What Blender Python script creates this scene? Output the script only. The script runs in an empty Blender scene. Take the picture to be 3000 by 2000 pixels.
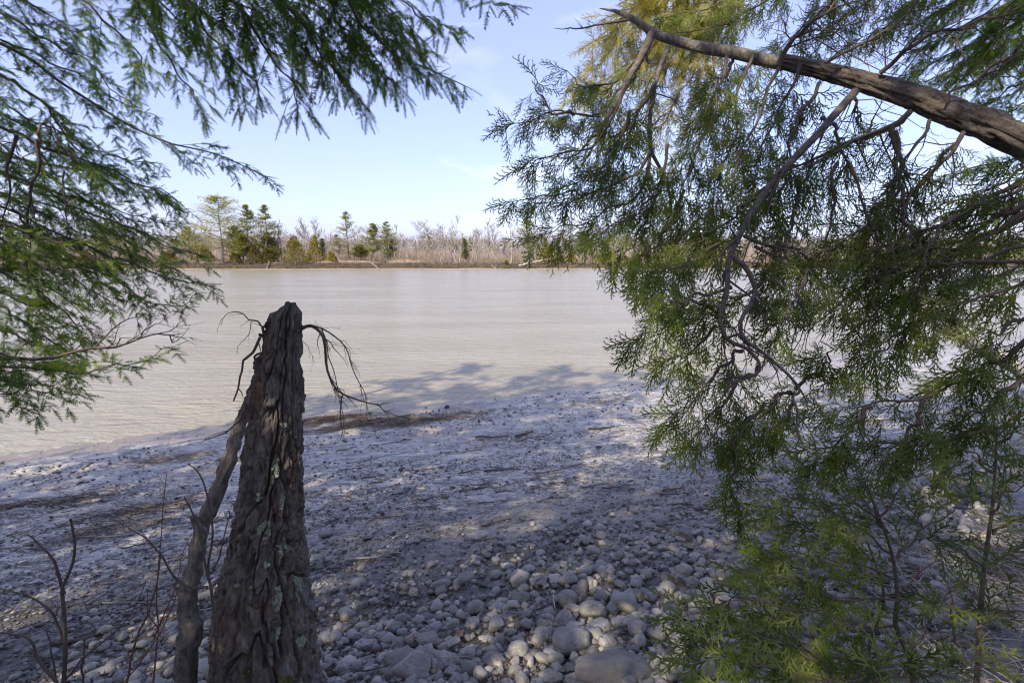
import bpy, math, random
import numpy as np
from mathutils import Vector

random.seed(11)
FSEED, DX, DY = 6, -1.0, 1.0
rng = np.random.default_rng(11)
S = bpy.context.scene
COL = S.collection
R = math.radians

# ---------------------------------------------------------------- camera, sky, sun, exposure
CAMZ, PITCH, F = 3.6, R(9.5), 1500.0          # 18 mm on a 36 mm sensor
cam_d = bpy.data.cameras.new('camera'); cam = bpy.data.objects.new('camera', cam_d); COL.objects.link(cam)
cam.location = (0, 0, CAMZ); cam.rotation_euler = (R(90) - PITCH, 0, 0)
cam_d.lens = 18.0; cam_d.sensor_width = 36.0; cam_d.clip_start = 0.05; cam_d.clip_end = 9000
S.camera = cam

SUN_EL, SUN_AZ = R(40), R(215)                # azimuth clockwise from +Y: behind the camera, to the left
world = bpy.data.worlds.new('World'); S.world = world; world.use_nodes = True
wn, wl = world.node_tree.nodes, world.node_tree.links
wn.clear()
sky = wn.new('ShaderNodeTexSky'); sky.sky_type = 'NISHITA'; sky.sun_disc = False
sky.sun_elevation = SUN_EL; sky.sun_rotation = SUN_AZ
sky.altitude = 0; sky.air_density = 1.0; sky.dust_density = 1.6; sky.ozone_density = 1.2
tc = wn.new('ShaderNodeTexCoord')
mp = wn.new('ShaderNodeMapping'); mp.inputs['Scale'].default_value = (1.5, 1.5, 4.2); mp.inputs['Rotation'].default_value = (0.25, 0.35, 0.5)
cn = wn.new('ShaderNodeTexNoise'); cn.inputs['Scale'].default_value = 1.7; cn.inputs['Detail'].default_value = 9; cn.inputs['Roughness'].default_value = 0.55; cn.inputs['Distortion'].default_value = 0.7
cr = wn.new('ShaderNodeValToRGB'); cr.color_ramp.elements[0].position = 0.53; cr.color_ramp.elements[1].position = 0.8
cr.color_ramp.elements[0].color = (0.0, 0.0, 0.0, 1); cr.color_ramp.elements[1].color = (0.6, 0.6, 0.6, 1)
mx = wn.new('ShaderNodeMixRGB'); mx.inputs['Color2'].default_value = (6.2, 6.5, 7.6, 1)
hz = wn.new('ShaderNodeMixRGB'); hz.inputs['Fac'].default_value = 0.40; hz.inputs['Color2'].default_value = (3.4, 3.7, 6.2, 1)
bg = wn.new('ShaderNodeBackground'); bg.inputs['Strength'].default_value = 0.086
wo = wn.new('ShaderNodeOutputWorld')
wl.new(tc.outputs['Generated'], mp.inputs['Vector']); wl.new(mp.outputs['Vector'], cn.inputs['Vector'])
wl.new(cn.outputs['Fac'], cr.inputs['Fac']); wl.new(cr.outputs['Color'], mx.inputs['Fac'])
wl.new(sky.outputs['Color'], hz.inputs['Color1']); wl.new(hz.outputs['Color'], mx.inputs['Color1'])
tn = wn.new('ShaderNodeMixRGB'); tn.blend_type = 'MULTIPLY'; tn.inputs['Fac'].default_value = 1; tn.inputs['Color2'].default_value = (0.93, 0.905, 1.0, 1)
wl.new(mx.outputs['Color'], tn.inputs['Color1']); wl.new(tn.outputs['Color'], bg.inputs['Color']); wl.new(bg.outputs['Background'], wo.inputs['Surface'])

sd = bpy.data.lights.new('sun', 'SUN'); sd.energy = 2.9; sd.angle = R(0.5); sd.color = (1.0, 0.88, 0.70)
sun = bpy.data.objects.new('sun', sd); COL.objects.link(sun)
SDIR = Vector((-math.sin(SUN_AZ) * math.cos(SUN_EL), -math.cos(SUN_AZ) * math.cos(SUN_EL), -math.sin(SUN_EL)))
sun.rotation_euler = SDIR.to_track_quat('-Z', 'Y').to_euler(); sun.location = (-20, -30, 40)

S.cycles.use_denoising = True; S.cycles.use_adaptive_sampling = False; S.cycles.pixel_filter_type = 'BLACKMAN_HARRIS'; S.cycles.filter_width = 1.2
S.cycles.sample_clamp_indirect = 4.0; S.cycles.max_bounces = 6; S.cycles.caustics_reflective = False; S.cycles.caustics_refractive = False
vs = S.view_settings
vs.view_transform = 'Standard'; vs.look = 'None'; vs.gamma = 1; vs.exposure = 1.6; vs.use_curve_mapping = False

# ---------------------------------------------------------------- helpers: noise, meshes, tags
def _h(ix, iy, iz, seed):
    n = (ix.astype(np.int64) * 374761393 + iy.astype(np.int64) * 668265263 + iz.astype(np.int64) * 1103515245 + seed * 144665) & 0xffffffff
    n = ((n ^ (n >> 13)) * 1274126177) & 0xffffffff
    n = ((n ^ (n >> 15)) * 2246822519) & 0xffffffff
    return ((n ^ (n >> 16)) & 0xffff) / 65535.0
def noise3(x, y, z, seed=0):                  # value noise, -1..1
    x, y, z = np.broadcast_arrays(np.asarray(x, float), np.asarray(y, float), np.asarray(z, float))
    ix, iy, iz = np.floor(x), np.floor(y), np.floor(z)
    fx, fy, fz = x - ix, y - iy, z - iz
    fx, fy, fz = [f * f * f * (f * (f * 6 - 15) + 10) for f in (fx, fy, fz)]
    v = 0
    for a in (0, 1):
        for b in (0, 1):
            for c in (0, 1):
                w = (fx if a else 1 - fx) * (fy if b else 1 - fy) * (fz if c else 1 - fz)
                v = v + w * _h(ix + a, iy + b, iz + c, seed)
    return v * 2 - 1
def fbm(x, y, z=0.0, oct=4, seed=0, gain=0.5):
    v, a, f = 0, 1.0, 1.0
    for o in range(oct):
        v = v + a * noise3(np.asarray(x) * f, np.asarray(y) * f, np.asarray(z) * f, seed + o * 17); a *= gain; f *= 2.03
    return v

def nrm(v): return v / np.maximum(np.linalg.norm(v, axis=-1, keepdims=True), 1e-9)
UP = np.array([0., 0, 1])

TRIS = {}
def make_mesh(name, V, T3=None, T4=None, tint=None, smooth=True):
    me = bpy.data.meshes.new(name)
    V = np.ascontiguousarray(V, np.float32); me.vertices.add(len(V)); me.vertices.foreach_set('co', V.ravel())
    parts, starts, n = [], [], 0
    if T3 is not None and len(T3):
        parts.append(np.asarray(T3).ravel()); starts.append(np.arange(len(T3)) * 3); n = len(T3) * 3
    if T4 is not None and len(T4):
        parts.append(np.asarray(T4).ravel()); starts.append(n + np.arange(len(T4)) * 4)
    idx = np.concatenate(parts).astype(np.int32); st = np.concatenate(starts).astype(np.int32)
    me.loops.add(len(idx)); me.loops.foreach_set('vertex_index', idx)
    me.polygons.add(len(st)); me.polygons.foreach_set('loop_start', st)
    me.polygons.foreach_set('use_smooth', np.full(len(st), smooth, dtype=bool))
    if tint is not None:
        at = me.attributes.new('tint', 'FLOAT', 'POINT'); at.data.foreach_set('value', np.ascontiguousarray(tint, np.float32))
    me.update(calc_edges=True)
    TRIS[name] = TRIS.get(name, 0) + (0 if T3 is None else len(T3)) + (0 if T4 is None else 2 * len(T4))
    return me

class MB:
    def __init__(s): s.v = []; s.t3 = []; s.t4 = []; s.a = []; s.n = 0
    def add(s, v, t3=None, t4=None, tint=None):
        v = np.asarray(v, float).reshape(-1, 3)
        if t3 is not None and len(t3): s.t3.append(np.asarray(t3) + s.n)
        if t4 is not None and len(t4): s.t4.append(np.asarray(t4) + s.n)
        s.a.append(np.full(len(v), 0.5) if tint is None else np.broadcast_to(tint, (len(v),)))
        s.v.append(v); s.n += len(v)
    def mesh(s, name, origin=(0, 0, 0), smooth=True):
        return make_mesh(name, np.concatenate(s.v) - np.asarray(origin), np.concatenate(s.t3) if s.t3 else None,
                         np.concatenate(s.t4) if s.t4 else None, np.concatenate(s.a), smooth)
    def build(s, name, mat, parent=None, smooth=True, kind=None, origin=None):
        if not s.n: return None
        o0 = origin if origin is not None else (wloc(parent) if parent else (0, 0, 0))
        me = s.mesh(name, o0, smooth); me.materials.append(mat)
        return link(name, me, parent, kind, (0, 0, 0) if parent else o0)

def wloc(o):
    p = np.zeros(3)
    while o: p += np.array(o.location); o = o.parent
    return p
def link(name, me, parent=None, kind=None, loc=(0, 0, 0)):
    o = bpy.data.objects.new(name, me); COL.objects.link(o); o.location = loc
    if parent: o.parent = parent
    if kind: o['kind'] = kind
    return o
def tag(o, label, cat, group=None):
    o['label'] = label; o['category'] = cat
    if group: o['group'] = group
    return o
def thing(name, label, cat, loc, group=None):
    o = link(name, None, None, None, loc); o.empty_display_size = 0.2
    return tag(o, label, cat, group)
def copy_tree(src, parent=None):
    c = src.copy(); COL.objects.link(c)
    if parent: c.parent = parent
    for ch in src.children: copy_tree(ch, c)
    return c

def tubes(mb, P, Rr, sides=4, tint=None, cap=False):
    P = np.asarray(P, float); Rr = np.asarray(Rr, float)
    if P.ndim == 2: P = P[None]; Rr = Rr[None]
    N, K, _ = P.shape
    T = nrm(np.gradient(P, axis=1))
    m = np.abs(T.mean(axis=1)); ref = np.eye(3)[np.argmin(m, axis=1)]
    U = nrm(np.cross(T, ref[:, None, :])); W = np.cross(T, U)
    a = np.arange(sides) * 2 * math.pi / sides
    V = P[:, :, None, :] + Rr[:, :, None, None] * (np.cos(a)[:, None] * U[:, :, None, :] + np.sin(a)[:, None] * W[:, :, None, :])
    base = (np.arange(N) * K * sides)[:, None, None] + (np.arange(K - 1) * sides)[None, :, None] + np.arange(sides)
    nx = (np.arange(N) * K * sides)[:, None, None] + (np.arange(K - 1) * sides)[None, :, None] + (np.arange(sides) + 1) % sides
    q = np.stack([base, nx, nx + sides, base + sides], -1).reshape(-1, 4)
    tv = None if tint is None else np.repeat(np.broadcast_to(tint, (N,)), K * sides)
    mb.add(V.reshape(-1, 3), None, q, tv)
    if cap:
        for i in range(N):
            for k in (0, K - 1):
                ring = V[i, k]; vv = np.vstack([ring, ring.mean(0)]); t = [[j, (j + 1) % sides, sides] for j in range(sides)]
                if k == 0: t = [x[::-1] for x in t]
                mb.add(vv, t, None, None if tint is None else tint if np.isscalar(tint) else tint[i])

def catmull(pts, n):
    p = np.asarray(pts, float); p = np.vstack([2 * p[0] - p[1], p, 2 * p[-1] - p[-2]])
    m = len(p) - 3; out = []
    for s in np.linspace(0, m - 1e-6, n):
        i = int(s); t = s - i; a, b, c, d = p[i:i + 4]
        out.append(0.5 * ((2 * b) + (c - a) * t + (2 * a - 5 * b + 4 * c - d) * t * t + (3 * b - a - 3 * c + d) * t ** 3))
    return np.array(out)

# design aid: a pixel of the 3000 x 2000 photograph and a distance give a place in the world
cP, sP = math.cos(PITCH), math.sin(PITCH)
def ray(px, py):
    x, u = (px - 1500) / F, (1000 - py) / F
    return np.array([x, cP + u * sP, -sP + u * cP])
def pt(px, py, Y):
    d = ray(px, py); return np.array([0, 0, CAMZ]) + d * (Y / d[1])
def path(pl, Y0, Y1, n, wob=0.0):
    k = len(pl); ys = np.linspace(Y0, Y1, k)
    p = catmull([pt(a, b, y) for (a, b), y in zip(pl, ys)], n)
    if wob:
        s = np.arange(n) * 0.45; o = rng.uniform(0, 100)
        p = p + wob * np.stack([noise3(s, o, 0), noise3(s, o, 7), noise3(s, o, 13)], -1)
    return p

# ---------------------------------------------------------------- materials
def mat(name):
    m = bpy.data.materials.new(name); m.use_nodes = True; nt = m.node_tree; nt.nodes.clear()
    out = nt.nodes.new('ShaderNodeOutputMaterial'); b = nt.nodes.new('ShaderNodeBsdfPrincipled')
    nt.links.new(b.outputs[0], out.inputs['Surface']); return m, nt, b, out
def N(nt, typ, **kw):
    n = nt.nodes.new(typ)
    for k, v in kw.items():
        if k in n.inputs: n.inputs[k].default_value = v
        else: setattr(n, k, v)
    return n
def coords(nt, scale=(1, 1, 1), rot=(0, 0, 0), world_space=False):
    m = N(nt, 'ShaderNodeMapping'); m.inputs['Scale'].default_value = scale; m.inputs['Rotation'].default_value = rot
    if world_space:
        g = N(nt, 'ShaderNodeNewGeometry'); nt.links.new(g.outputs['Position'], m.inputs['Vector'])
    else:
        t = N(nt, 'ShaderNodeTexCoord'); nt.links.new(t.outputs['Object'], m.inputs['Vector'])
    return m.outputs['Vector']
def noise(nt, vec, scale, detail=5, rough=0.6, dist=0.0):
    n = N(nt, 'ShaderNodeTexNoise', Scale=scale, Detail=detail, Roughness=rough, Distortion=dist)
    nt.links.new(vec, n.inputs['Vector']); return n.outputs['Fac']
def ramp(nt, fac, stops):
    r = N(nt, 'ShaderNodeValToRGB'); e = r.color_ramp.elements
    while len(e) < len(stops): e.new(0.5)
    for el, (p, c) in zip(e, stops):
        el.position = p; el.color = (*c, 1) if not np.isscalar(c) else (c, c, c, 1)
    nt.links.new(fac, r.inputs['Fac']); return r.outputs['Color']
def mix(nt, fac, a, b, mode='MIX'):
    m = N(nt, 'ShaderNodeMixRGB', blend_type=mode)
    for sock, v in zip(('Fac', 'Color1', 'Color2'), (fac, a, b)):
        if isinstance(v, (int, float)): m.inputs[sock].default_value = v
        elif isinstance(v, tuple): m.inputs[sock].default_value = (*v, 1)
        else: nt.links.new(v, m.inputs[sock])
    return m.outputs['Color']
def bump(nt, b, h, strength=0.5, dist=0.01, prev=None):
    n = N(nt, 'ShaderNodeBump', Strength=strength, Distance=dist); nt.links.new(h, n.inputs['Height'])
    if prev is not None: nt.links.new(prev, n.inputs['Normal'])
    nt.links.new(n.outputs['Normal'], b.inputs['Normal']); return n.outputs['Normal']

def leaf_mat(name, c0, c1, c2, trans=0.35, rough=0.45):
    m, nt, b, out = mat(name)
    a = N(nt, 'ShaderNodeAttribute', attribute_name='tint')
    col = ramp(nt, a.outputs['Fac'], [(0.0, c0), (0.5, c1), (1.0, c2)])
    nt.links.new(col, b.inputs['Base Color']); b.inputs['Roughness'].default_value = rough; b.inputs['Specular IOR Level'].default_value = 0.25
    t = N(nt, 'ShaderNodeBsdfTranslucent'); br = mix(nt, 1.0, col, (1.6, 1.7, 0.7), 'MULTIPLY'); nt.links.new(br, t.inputs['Color'])
    ms = N(nt, 'ShaderNodeMixShader', Fac=trans)
    nt.links.new(b.outputs[0], ms.inputs[1]); nt.links.new(t.outputs[0], ms.inputs[2]); nt.links.new(ms.outputs[0], out.inputs['Surface'])
    return m
def bark_mat(name, dark, light, scale=(30, 30, 5), bs=0.6, moss=None):
    m, nt, b, out = mat(name)
    v = coords(nt, scale)
    f = noise(nt, v, 1.0, 6, 0.65, 0.4)
    col = ramp(nt, f, [(0.3, dark), (0.52, tuple((np.array(dark) + np.array(light)) / 2)), (0.75, light)])
    if moss:
        f2 = noise(nt, coords(nt, (5, 5, 3)), 1.0, 5, 0.7)
        col = mix(nt, ramp(nt, f2, [(0.55, 0.0), (0.68, 0.8)]), col, moss)
    nt.links.new(col, b.inputs['Base Color']); b.inputs['Roughness'].default_value = 0.9
    bump(nt, b, f, bs, 0.02); return m

M = {}
M['hemlock'] = leaf_mat('hemlock_needles', (0.034, 0.066, 0.012), (0.075, 0.140, 0.020), (0.19, 0.25, 0.03), 0.45)
M['cedar'] = leaf_mat('cedar_scales', (0.040, 0.060, 0.010), (0.090, 0.125, 0.014), (0.20, 0.215, 0.06), 0.4)
M['cedar_sun_tint'] = leaf_mat('cedar_scales_sun_tint', (0.13, 0.115, 0.02), (0.23, 0.21, 0.032), (0.32, 0.26, 0.05), 0.45)  # yellow of sunlit sprays put into the scale colour
M['forest'] = leaf_mat('forest_needles', (0.04, 0.06, 0.018), (0.07, 0.11, 0.025), (0.12, 0.14, 0.04), 0.35)
M['pine'] = leaf_mat('far_pine_needles', (0.11, 0.12, 0.05), (0.22, 0.22, 0.08), (0.36, 0.34, 0.13), 0.38)
M['far_cedar'] = leaf_mat('far_cedar_scales', (0.10, 0.085, 0.03), (0.19, 0.16, 0.045), (0.29, 0.25, 0.07), 0.2)
M['brush'] = leaf_mat('bare_brush', (0.10, 0.08, 0.058), (0.18, 0.148, 0.11), (0.27, 0.23, 0.18), 0.0, 0.9)
M['bank'] = leaf_mat('bank_litter', (0.05, 0.036, 0.028), (0.15, 0.11, 0.08), (0.28, 0.22, 0.165), 0.0, 0.9)
M['woods'] = leaf_mat('bare_woods', (0.15, 0.125, 0.11), (0.22, 0.19, 0.17), (0.13, 0.13, 0.07), 0.0, 0.9)
M['bare_bark'] = bark_mat('bare_tree_bark', (0.16, 0.15, 0.132), (0.38, 0.362, 0.33), (1.5, 1.5, .6), 0.1)
M['pine_bark'] = bark_mat('pine_bark', (0.12, 0.10, 0.09), (0.28, 0.25, 0.23), (2, 2, .8), 0.1)
M['bark_twig'] = bark_mat('twig_bark', (0.05, 0.038, 0.03), (0.13, 0.10, 0.08), (40, 40, 40), 0.2)
M['bark_cedar'] = bark_mat('cedar_bark', (0.045, 0.037, 0.031), (0.19, 0.158, 0.132), (14, 40, 40), 0.8)
M['bark_grey'] = bark_mat('grey_bark', (0.055, 0.046, 0.038), (0.27, 0.24, 0.205), (50, 50, 22), 1.0)
M['bark_snag'] = bark_mat('snag_bark', (0.30, 0.28, 0.27), (0.50, 0.48, 0.46), (16, 16, 16), 0.5)
def stump_bark():
    m, nt, b, out = mat('stump_bark'); v = coords(nt, (34, 34, 12))
    f = noise(nt, v, 1.0, 6, 0.7, 0.3); g = noise(nt, coords(nt, (9, 9, 4)), 1.0, 5, 0.65); h = noise(nt, coords(nt, (7, 7, 3), (0.4, 0.2, 1)), 1.3, 5, 0.7)
    col = ramp(nt, f, [(0.30, (0.035, 0.028, 0.022)), (0.52, (0.15, 0.122, 0.096)), (0.75, (0.29, 0.245, 0.195))])
    col = mix(nt, ramp(nt, g, [(0.48, 0.0), (0.62, 0.7)]), col, ramp(nt, f, [(0.3, (0.08, 0.077, 0.072)), (0.7, (0.30, 0.285, 0.26))]))
    col = mix(nt, ramp(nt, h, [(0.56, 0.0), (0.66, 0.7)]), col, (0.19, 0.095, 0.055))
    nt.links.new(col, b.inputs['Base Color']); b.inputs['Roughness'].default_value = 0.92; bump(nt, b, f, 1.0, 0.03); return m
M['bark_stump'] = stump_bark()
M['bark_old'] = bark_mat('stump_bark', (0.030, 0.021, 0.016), (0.21, 0.165, 0.125), (34, 34, 12), 1.0, (0.10, 0.095, 0.05))
M['bark_red'] = bark_mat('red_shoot_bark', (0.09, 0.035, 0.025), (0.18, 0.08, 0.055), (30, 30, 30), 0.1)
M['drift'] = bark_mat('driftwood', (0.22, 0.19, 0.16), (0.48, 0.43, 0.37), (3, 3, 3), 0.2)

def stone_mat(name, a, b_, c):
    m, nt, b, out = mat(name)
    oi = N(nt, 'ShaderNodeObjectInfo')
    v = coords(nt, (1, 1, 1))
    f = noise(nt, v, 3.0, 8, 0.62, 0.3); g = noise(nt, v, 38, 5, 0.7)
    col = ramp(nt, f, [(0.28, a), (0.5, b_), (0.74, c)])
    col = mix(nt, ramp(nt, g, [(0.40, 0.0), (0.68, 0.5)]), col, (0.17, 0.16, 0.15))
    k = N(nt, 'ShaderNodeMapRange'); k.inputs['To Min'].default_value = 0.5; k.inputs['To Max'].default_value = 1.2
    nt.links.new(oi.outputs['Random'], k.inputs['Value'])
    col = mix(nt, 1.0, col, k.outputs[0], 'MULTIPLY')
    nt.links.new(col, b.inputs['Base Color']); b.inputs['Roughness'].default_value = 0.62
    n1 = bump(nt, b, f, 0.5, 0.12); bump(nt, b, g, 0.35, 0.03, n1)
    return m
M['stone'] = stone_mat('river_stone', (0.18, 0.172, 0.155), (0.285, 0.272, 0.245), (0.40, 0.385, 0.35))

def tint_mat(name, stops, rough=0.6, bscale=60, bs=0.3):
    m, nt, b, out = mat(name)
    a = N(nt, 'ShaderNodeAttribute', attribute_name='tint')
    col = ramp(nt, a.outputs['Fac'], stops)
    f = noise(nt, coords(nt, world_space=True), bscale, 4, 0.6)
    col = mix(nt, 0.35, col, ramp(nt, f, [(0.3, 0.3), (0.7, 1.0)]), 'MULTIPLY')
    nt.links.new(col, b.inputs['Base Color']); b.inputs['Roughness'].default_value = rough
    bump(nt, b, f, bs, 0.01); return m
M['pebble'] = tint_mat('pebbles', [(0.0, (0.10, 0.095, 0.09)), (0.5, (0.215, 0.205, 0.185)), (0.9, (0.35, 0.33, 0.30)), (1.0, (0.48, 0.38, 0.27))])
M['clod'] = tint_mat('clods', [(0.0, (0.035, 0.03, 0.026)), (0.6, (0.08, 0.07, 0.06)), (1.0, (0.16, 0.13, 0.10))], 0.8)
M['straw'] = tint_mat('straw', [(0.0, (0.05, 0.04, 0.03)), (0.55, (0.13, 0.10, 0.07)), (0.85, (0.28, 0.22, 0.15)), (1.0, (0.50, 0.40, 0.25))], 0.7)
M['grass'] = tint_mat('dry_grass', [(0.0, (0.12, 0.10, 0.08)), (0.5, (0.33, 0.30, 0.26)), (1.0, (0.55, 0.50, 0.43))], 0.7)
M['lichen'] = tint_mat('lichen', [(0.0, (0.17, 0.20, 0.13)), (1.0, (0.44, 0.49, 0.37))], 0.95, 160, 1.0)
M['moss'] = tint_mat('moss', [(0.0, (0.06, 0.07, 0.02)), (1.0, (0.22, 0.22, 0.06))], 0.95, 160, 1.0)
M['leaf_brown'] = tint_mat('dead_leaf', [(0.0, (0.16, 0.09, 0.05)), (1.0, (0.34, 0.22, 0.14))], 0.7)

def mud_mat():
    m, nt, b, out = mat('mud')
    # direction of the shore: streaks and rills run along it
    vs_ = coords(nt, (0.9, 3.2, 1), (0, 0, -R(24.7)), True)
    v = coords(nt, (1, 1, 1), (0, 0, 0), True)
    f1 = noise(nt, vs_, 0.8, 7, 0.65, 0.8)
    f2 = noise(nt, vs_, 7.0, 6, 0.72, 0.5)
    f3 = noise(nt, v, 55, 5, 0.7)
    col = ramp(nt, f1, [(0.30, (0.25, 0.236, 0.205)), (0.5, (0.40, 0.38, 0.335)), (0.7, (0.48, 0.455, 0.40))])
    f4 = noise(nt, coords(nt, (1.0, 2.2, 1), (0, 0, -R(24.7)), True), 24, 5, 0.7)
    spk = mix(nt, 1.0, ramp(nt, f2, [(0.46, 0.0), (0.505, 1.0)]), ramp(nt, f3, [(0.38, 0.35), (0.50, 1.0)]), 'MULTIPLY')
    spk = mix(nt, 1.0, spk, ramp(nt, f4, [(0.53, 0.0), (0.57, 0.9)]), 'SCREEN')
    band = noise(nt, coords(nt, (0.55, 2.4, 1), (0, 0, -R(24.7)), True), 1.6, 5, 0.7, 0.6)
    spk = mix(nt, 1.0, spk, ramp(nt, band, [(0.36, 0.12), (0.48, 1.0)]), 'MULTIPLY')
    # the upper shore is dark gravelly mud, the lower shore pale silt
    g = N(nt, 'ShaderNodeAttribute', attribute_name='tint')
    k = mix(nt, 1.0, spk, ramp(nt, g.outputs['Fac'], [(0.0, 0.75), (0.2, 1.0), (1.0, 1.0)]), 'MULTIPLY')
    col = mix(nt, k, col, (0.052, 0.046, 0.040))
    col = mix(nt, ramp(nt, g.outputs['Fac'], [(0.45, 0.0), (0.80, 0.9)]), col, (0.060, 0.054, 0.047))
    zp = N(nt, 'ShaderNodeSeparateXYZ'); gp = N(nt, 'ShaderNodeNewGeometry'); nt.links.new(gp.outputs['Position'], zp.inputs[0])
    col = mix(nt, ramp(nt, zp.outputs['Z'], [(0.02, 0.85), (0.11, 0.0)]), col, (0.15, 0.125, 0.092))   # soaked edge
    nt.links.new(col, b.inputs['Base Color'])
    ro = ramp(nt, f1, [(0.3, 0.22), (0.7, 0.42)]); nt.links.new(ro, b.inputs['Roughness'])
    n1 = bump(nt, b, f2, 0.5, 0.03); bump(nt, b, f3, 0.4, 0.008, n1)
    return m
M['mud'] = mud_mat()

def water_mat():
    m, nt, b, out = mat('muddy_water')
    f = noise(nt, coords(nt, (0.08, 0.5, 1), (0, 0, -R(12)), True), 1.0, 5, 0.6, 0.4)
    col = ramp(nt, f, [(0.3, (0.215, 0.197, 0.148)), (0.7, (0.27, 0.25, 0.19))])
    nt.links.new(col, b.inputs['Base Color'])
    cur = noise(nt, coords(nt, (0.03, 0.28, 1), (0, 0, -R(6)), True), 1.0, 5, 0.6, 1.2)
    nt.links.new(ramp(nt, cur, [(0.35, 0.14), (0.65, 0.24)]), b.inputs['Roughness']); b.inputs['IOR'].default_value = 1.33
    r1 = noise(nt, coords(nt, (1.2, 4.0, 1), (0, 0, -R(14)), True), 0.9, 4, 0.6, 0.5)
    r2 = noise(nt, coords(nt, (3.0, 8.0, 1), (0, 0, -R(20)), True), 1.7, 3, 0.6, 0.3)
    n1 = bump(nt, b, r1, 0.7, 0.20); bump(nt, b, r2, 0.5, 0.045, n1)
    return m
M['water'] = water_mat()
def plain(name, stops, scale, rough=0.85, bd=0.1):
    m, nt, b, out = mat(name); f = noise(nt, coords(nt, world_space=True), scale, 6, 0.65)
    nt.links.new(ramp(nt, f, stops), b.inputs['Base Color']); b.inputs['Roughness'].default_value = rough
    bump(nt, b, f, 0.5, bd); return m
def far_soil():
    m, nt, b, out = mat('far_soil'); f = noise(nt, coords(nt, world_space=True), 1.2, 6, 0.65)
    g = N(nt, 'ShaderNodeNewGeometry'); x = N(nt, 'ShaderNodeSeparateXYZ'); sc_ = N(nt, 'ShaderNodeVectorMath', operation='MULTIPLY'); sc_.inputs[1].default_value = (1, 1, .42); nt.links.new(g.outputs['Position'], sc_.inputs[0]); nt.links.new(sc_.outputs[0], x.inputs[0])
    wet = ramp(nt, x.outputs['Z'], [(0.62, 1.0), (0.80, 0.0)])       # soil darker below the turf line
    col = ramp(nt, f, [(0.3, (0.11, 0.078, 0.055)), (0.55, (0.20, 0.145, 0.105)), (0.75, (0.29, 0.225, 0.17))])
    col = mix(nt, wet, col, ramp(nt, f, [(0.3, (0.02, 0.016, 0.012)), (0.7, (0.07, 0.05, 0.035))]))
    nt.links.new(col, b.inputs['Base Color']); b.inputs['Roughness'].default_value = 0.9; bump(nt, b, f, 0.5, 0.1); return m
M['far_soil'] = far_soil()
M['mudflat'] = plain('mudflat', [(0.3, (0.24, 0.185, 0.125)), (0.7, (0.36, 0.285, 0.20))], 0.35, 0.55)
M['hill_soil'] = plain('hill_soil', [(0.3, (0.16, 0.13, 0.10)), (0.7, (0.25, 0.21, 0.17))], 0.2)

# ---------------------------------------------------------------- the ground, the river, the far land
SH = np.array([0.908, 0.418])                 # along the near shore
def inland(x, y): return (13.4 + 0.42 * x - y) * 0.92 + 0.25 * noise3(x * 0.35, y * 0.35, 3.0) + 0.5 * noise3(x * 0.09, y * 0.09, 9.0)
HD = [-4000, -60, -8, 0, 5, 7.2, 8.5, 9.7, 12, 15, 30, 200, 4000]
HH = [-4.0, -3.0, -0.8, 0, 0.38, 0.72, 1.0, 1.32, 2.0, 2.5, 3.2, 6, 14]
def height(x, y, fine=True):
    x, y = np.asarray(x, float), np.asarray(y, float)
    d = inland(x, y); z = np.interp(d, HD, HH)
    near = np.clip((d + 0.3) / 1.5, 0, 1) * np.clip(1.5 - np.hypot(x, y) / 60, 0, 1)
    u, w = x * SH[0] + y * SH[1], -x * SH[1] + y * SH[0]
    z = z + near * (0.055 * noise3(u * 0.5, w * 1.3, 1.0) + 0.03 * noise3(u * 1.6, w * 3.5, 2.0))
    if fine: z = z + near * (0.018 * noise3(u * 5, w * 11, 4.0) + 0.012 * noise3(u * 17, w * 25, 5.0))
    return z
def gpt(px, py):
    d = ray(px, py); t = 0.6
    p = np.array([0, 0, CAMZ])
    while t < 80:
        q = p + d * t
        if q[2] <= float(height(q[0], q[1])): return q
        t += 0.01 + 0.002 * t
    return q

ang = np.concatenate([np.linspace(-64, 64, 400), np.linspace(64, 296, 70)[1:-1]]) * math.pi / 180
rad = np.concatenate([np.geomspace(0.4, 1.9, 8)[:-1], np.geomspace(1.9, 24, 330), np.geomspace(24, 4000, 40)[1:]])
AA, RR = np.meshgrid(ang, rad)
gx, gy = RR * np.sin(AA), RR * np.cos(AA)
gz = height(gx, gy)
nA, nR = len(ang), len(rad)
V = np.stack([gx, gy, gz], -1).reshape(-1, 3)
i, j = np.meshgrid(np.arange(nR - 1), np.arange(nA), indexing='ij'); j2 = (j + 1) % nA
Q = np.stack([i * nA + j, (i + 1) * nA + j, (i + 1) * nA + j2, i * nA + j2], -1).reshape(-1, 4)
V = np.vstack([V, [0, 0, float(height(0., 0.))]])
T = np.stack([np.full(nA, len(V) - 1), np.arange(nA), (np.arange(nA) + 1) % nA], -1)
dd = inland(V[:, 0], V[:, 1]) + 0.9 * noise3(V[:, 0] * 0.6, V[:, 1] * 0.9, 21.)
me = make_mesh('shore', V, T[:, [0, 1, 2]], Q[:, ::1], np.clip((dd - 3.2) / 5.5, 0, 1)); me.materials.append(M['mud'])
o = link('shore', me, None, 'structure'); me.flip_normals() if me.polygons[len(me.polygons) // 2].normal.z < 0 else None

mb = MB(); mb.add([(-4000, -3000, 0), (4000, -3000, 0), (4000, 160, 0), (-4000, 160, 0)], None, [[0, 1, 2, 3]])
mb.build('river', M['water'], None, False, 'structure')

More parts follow.
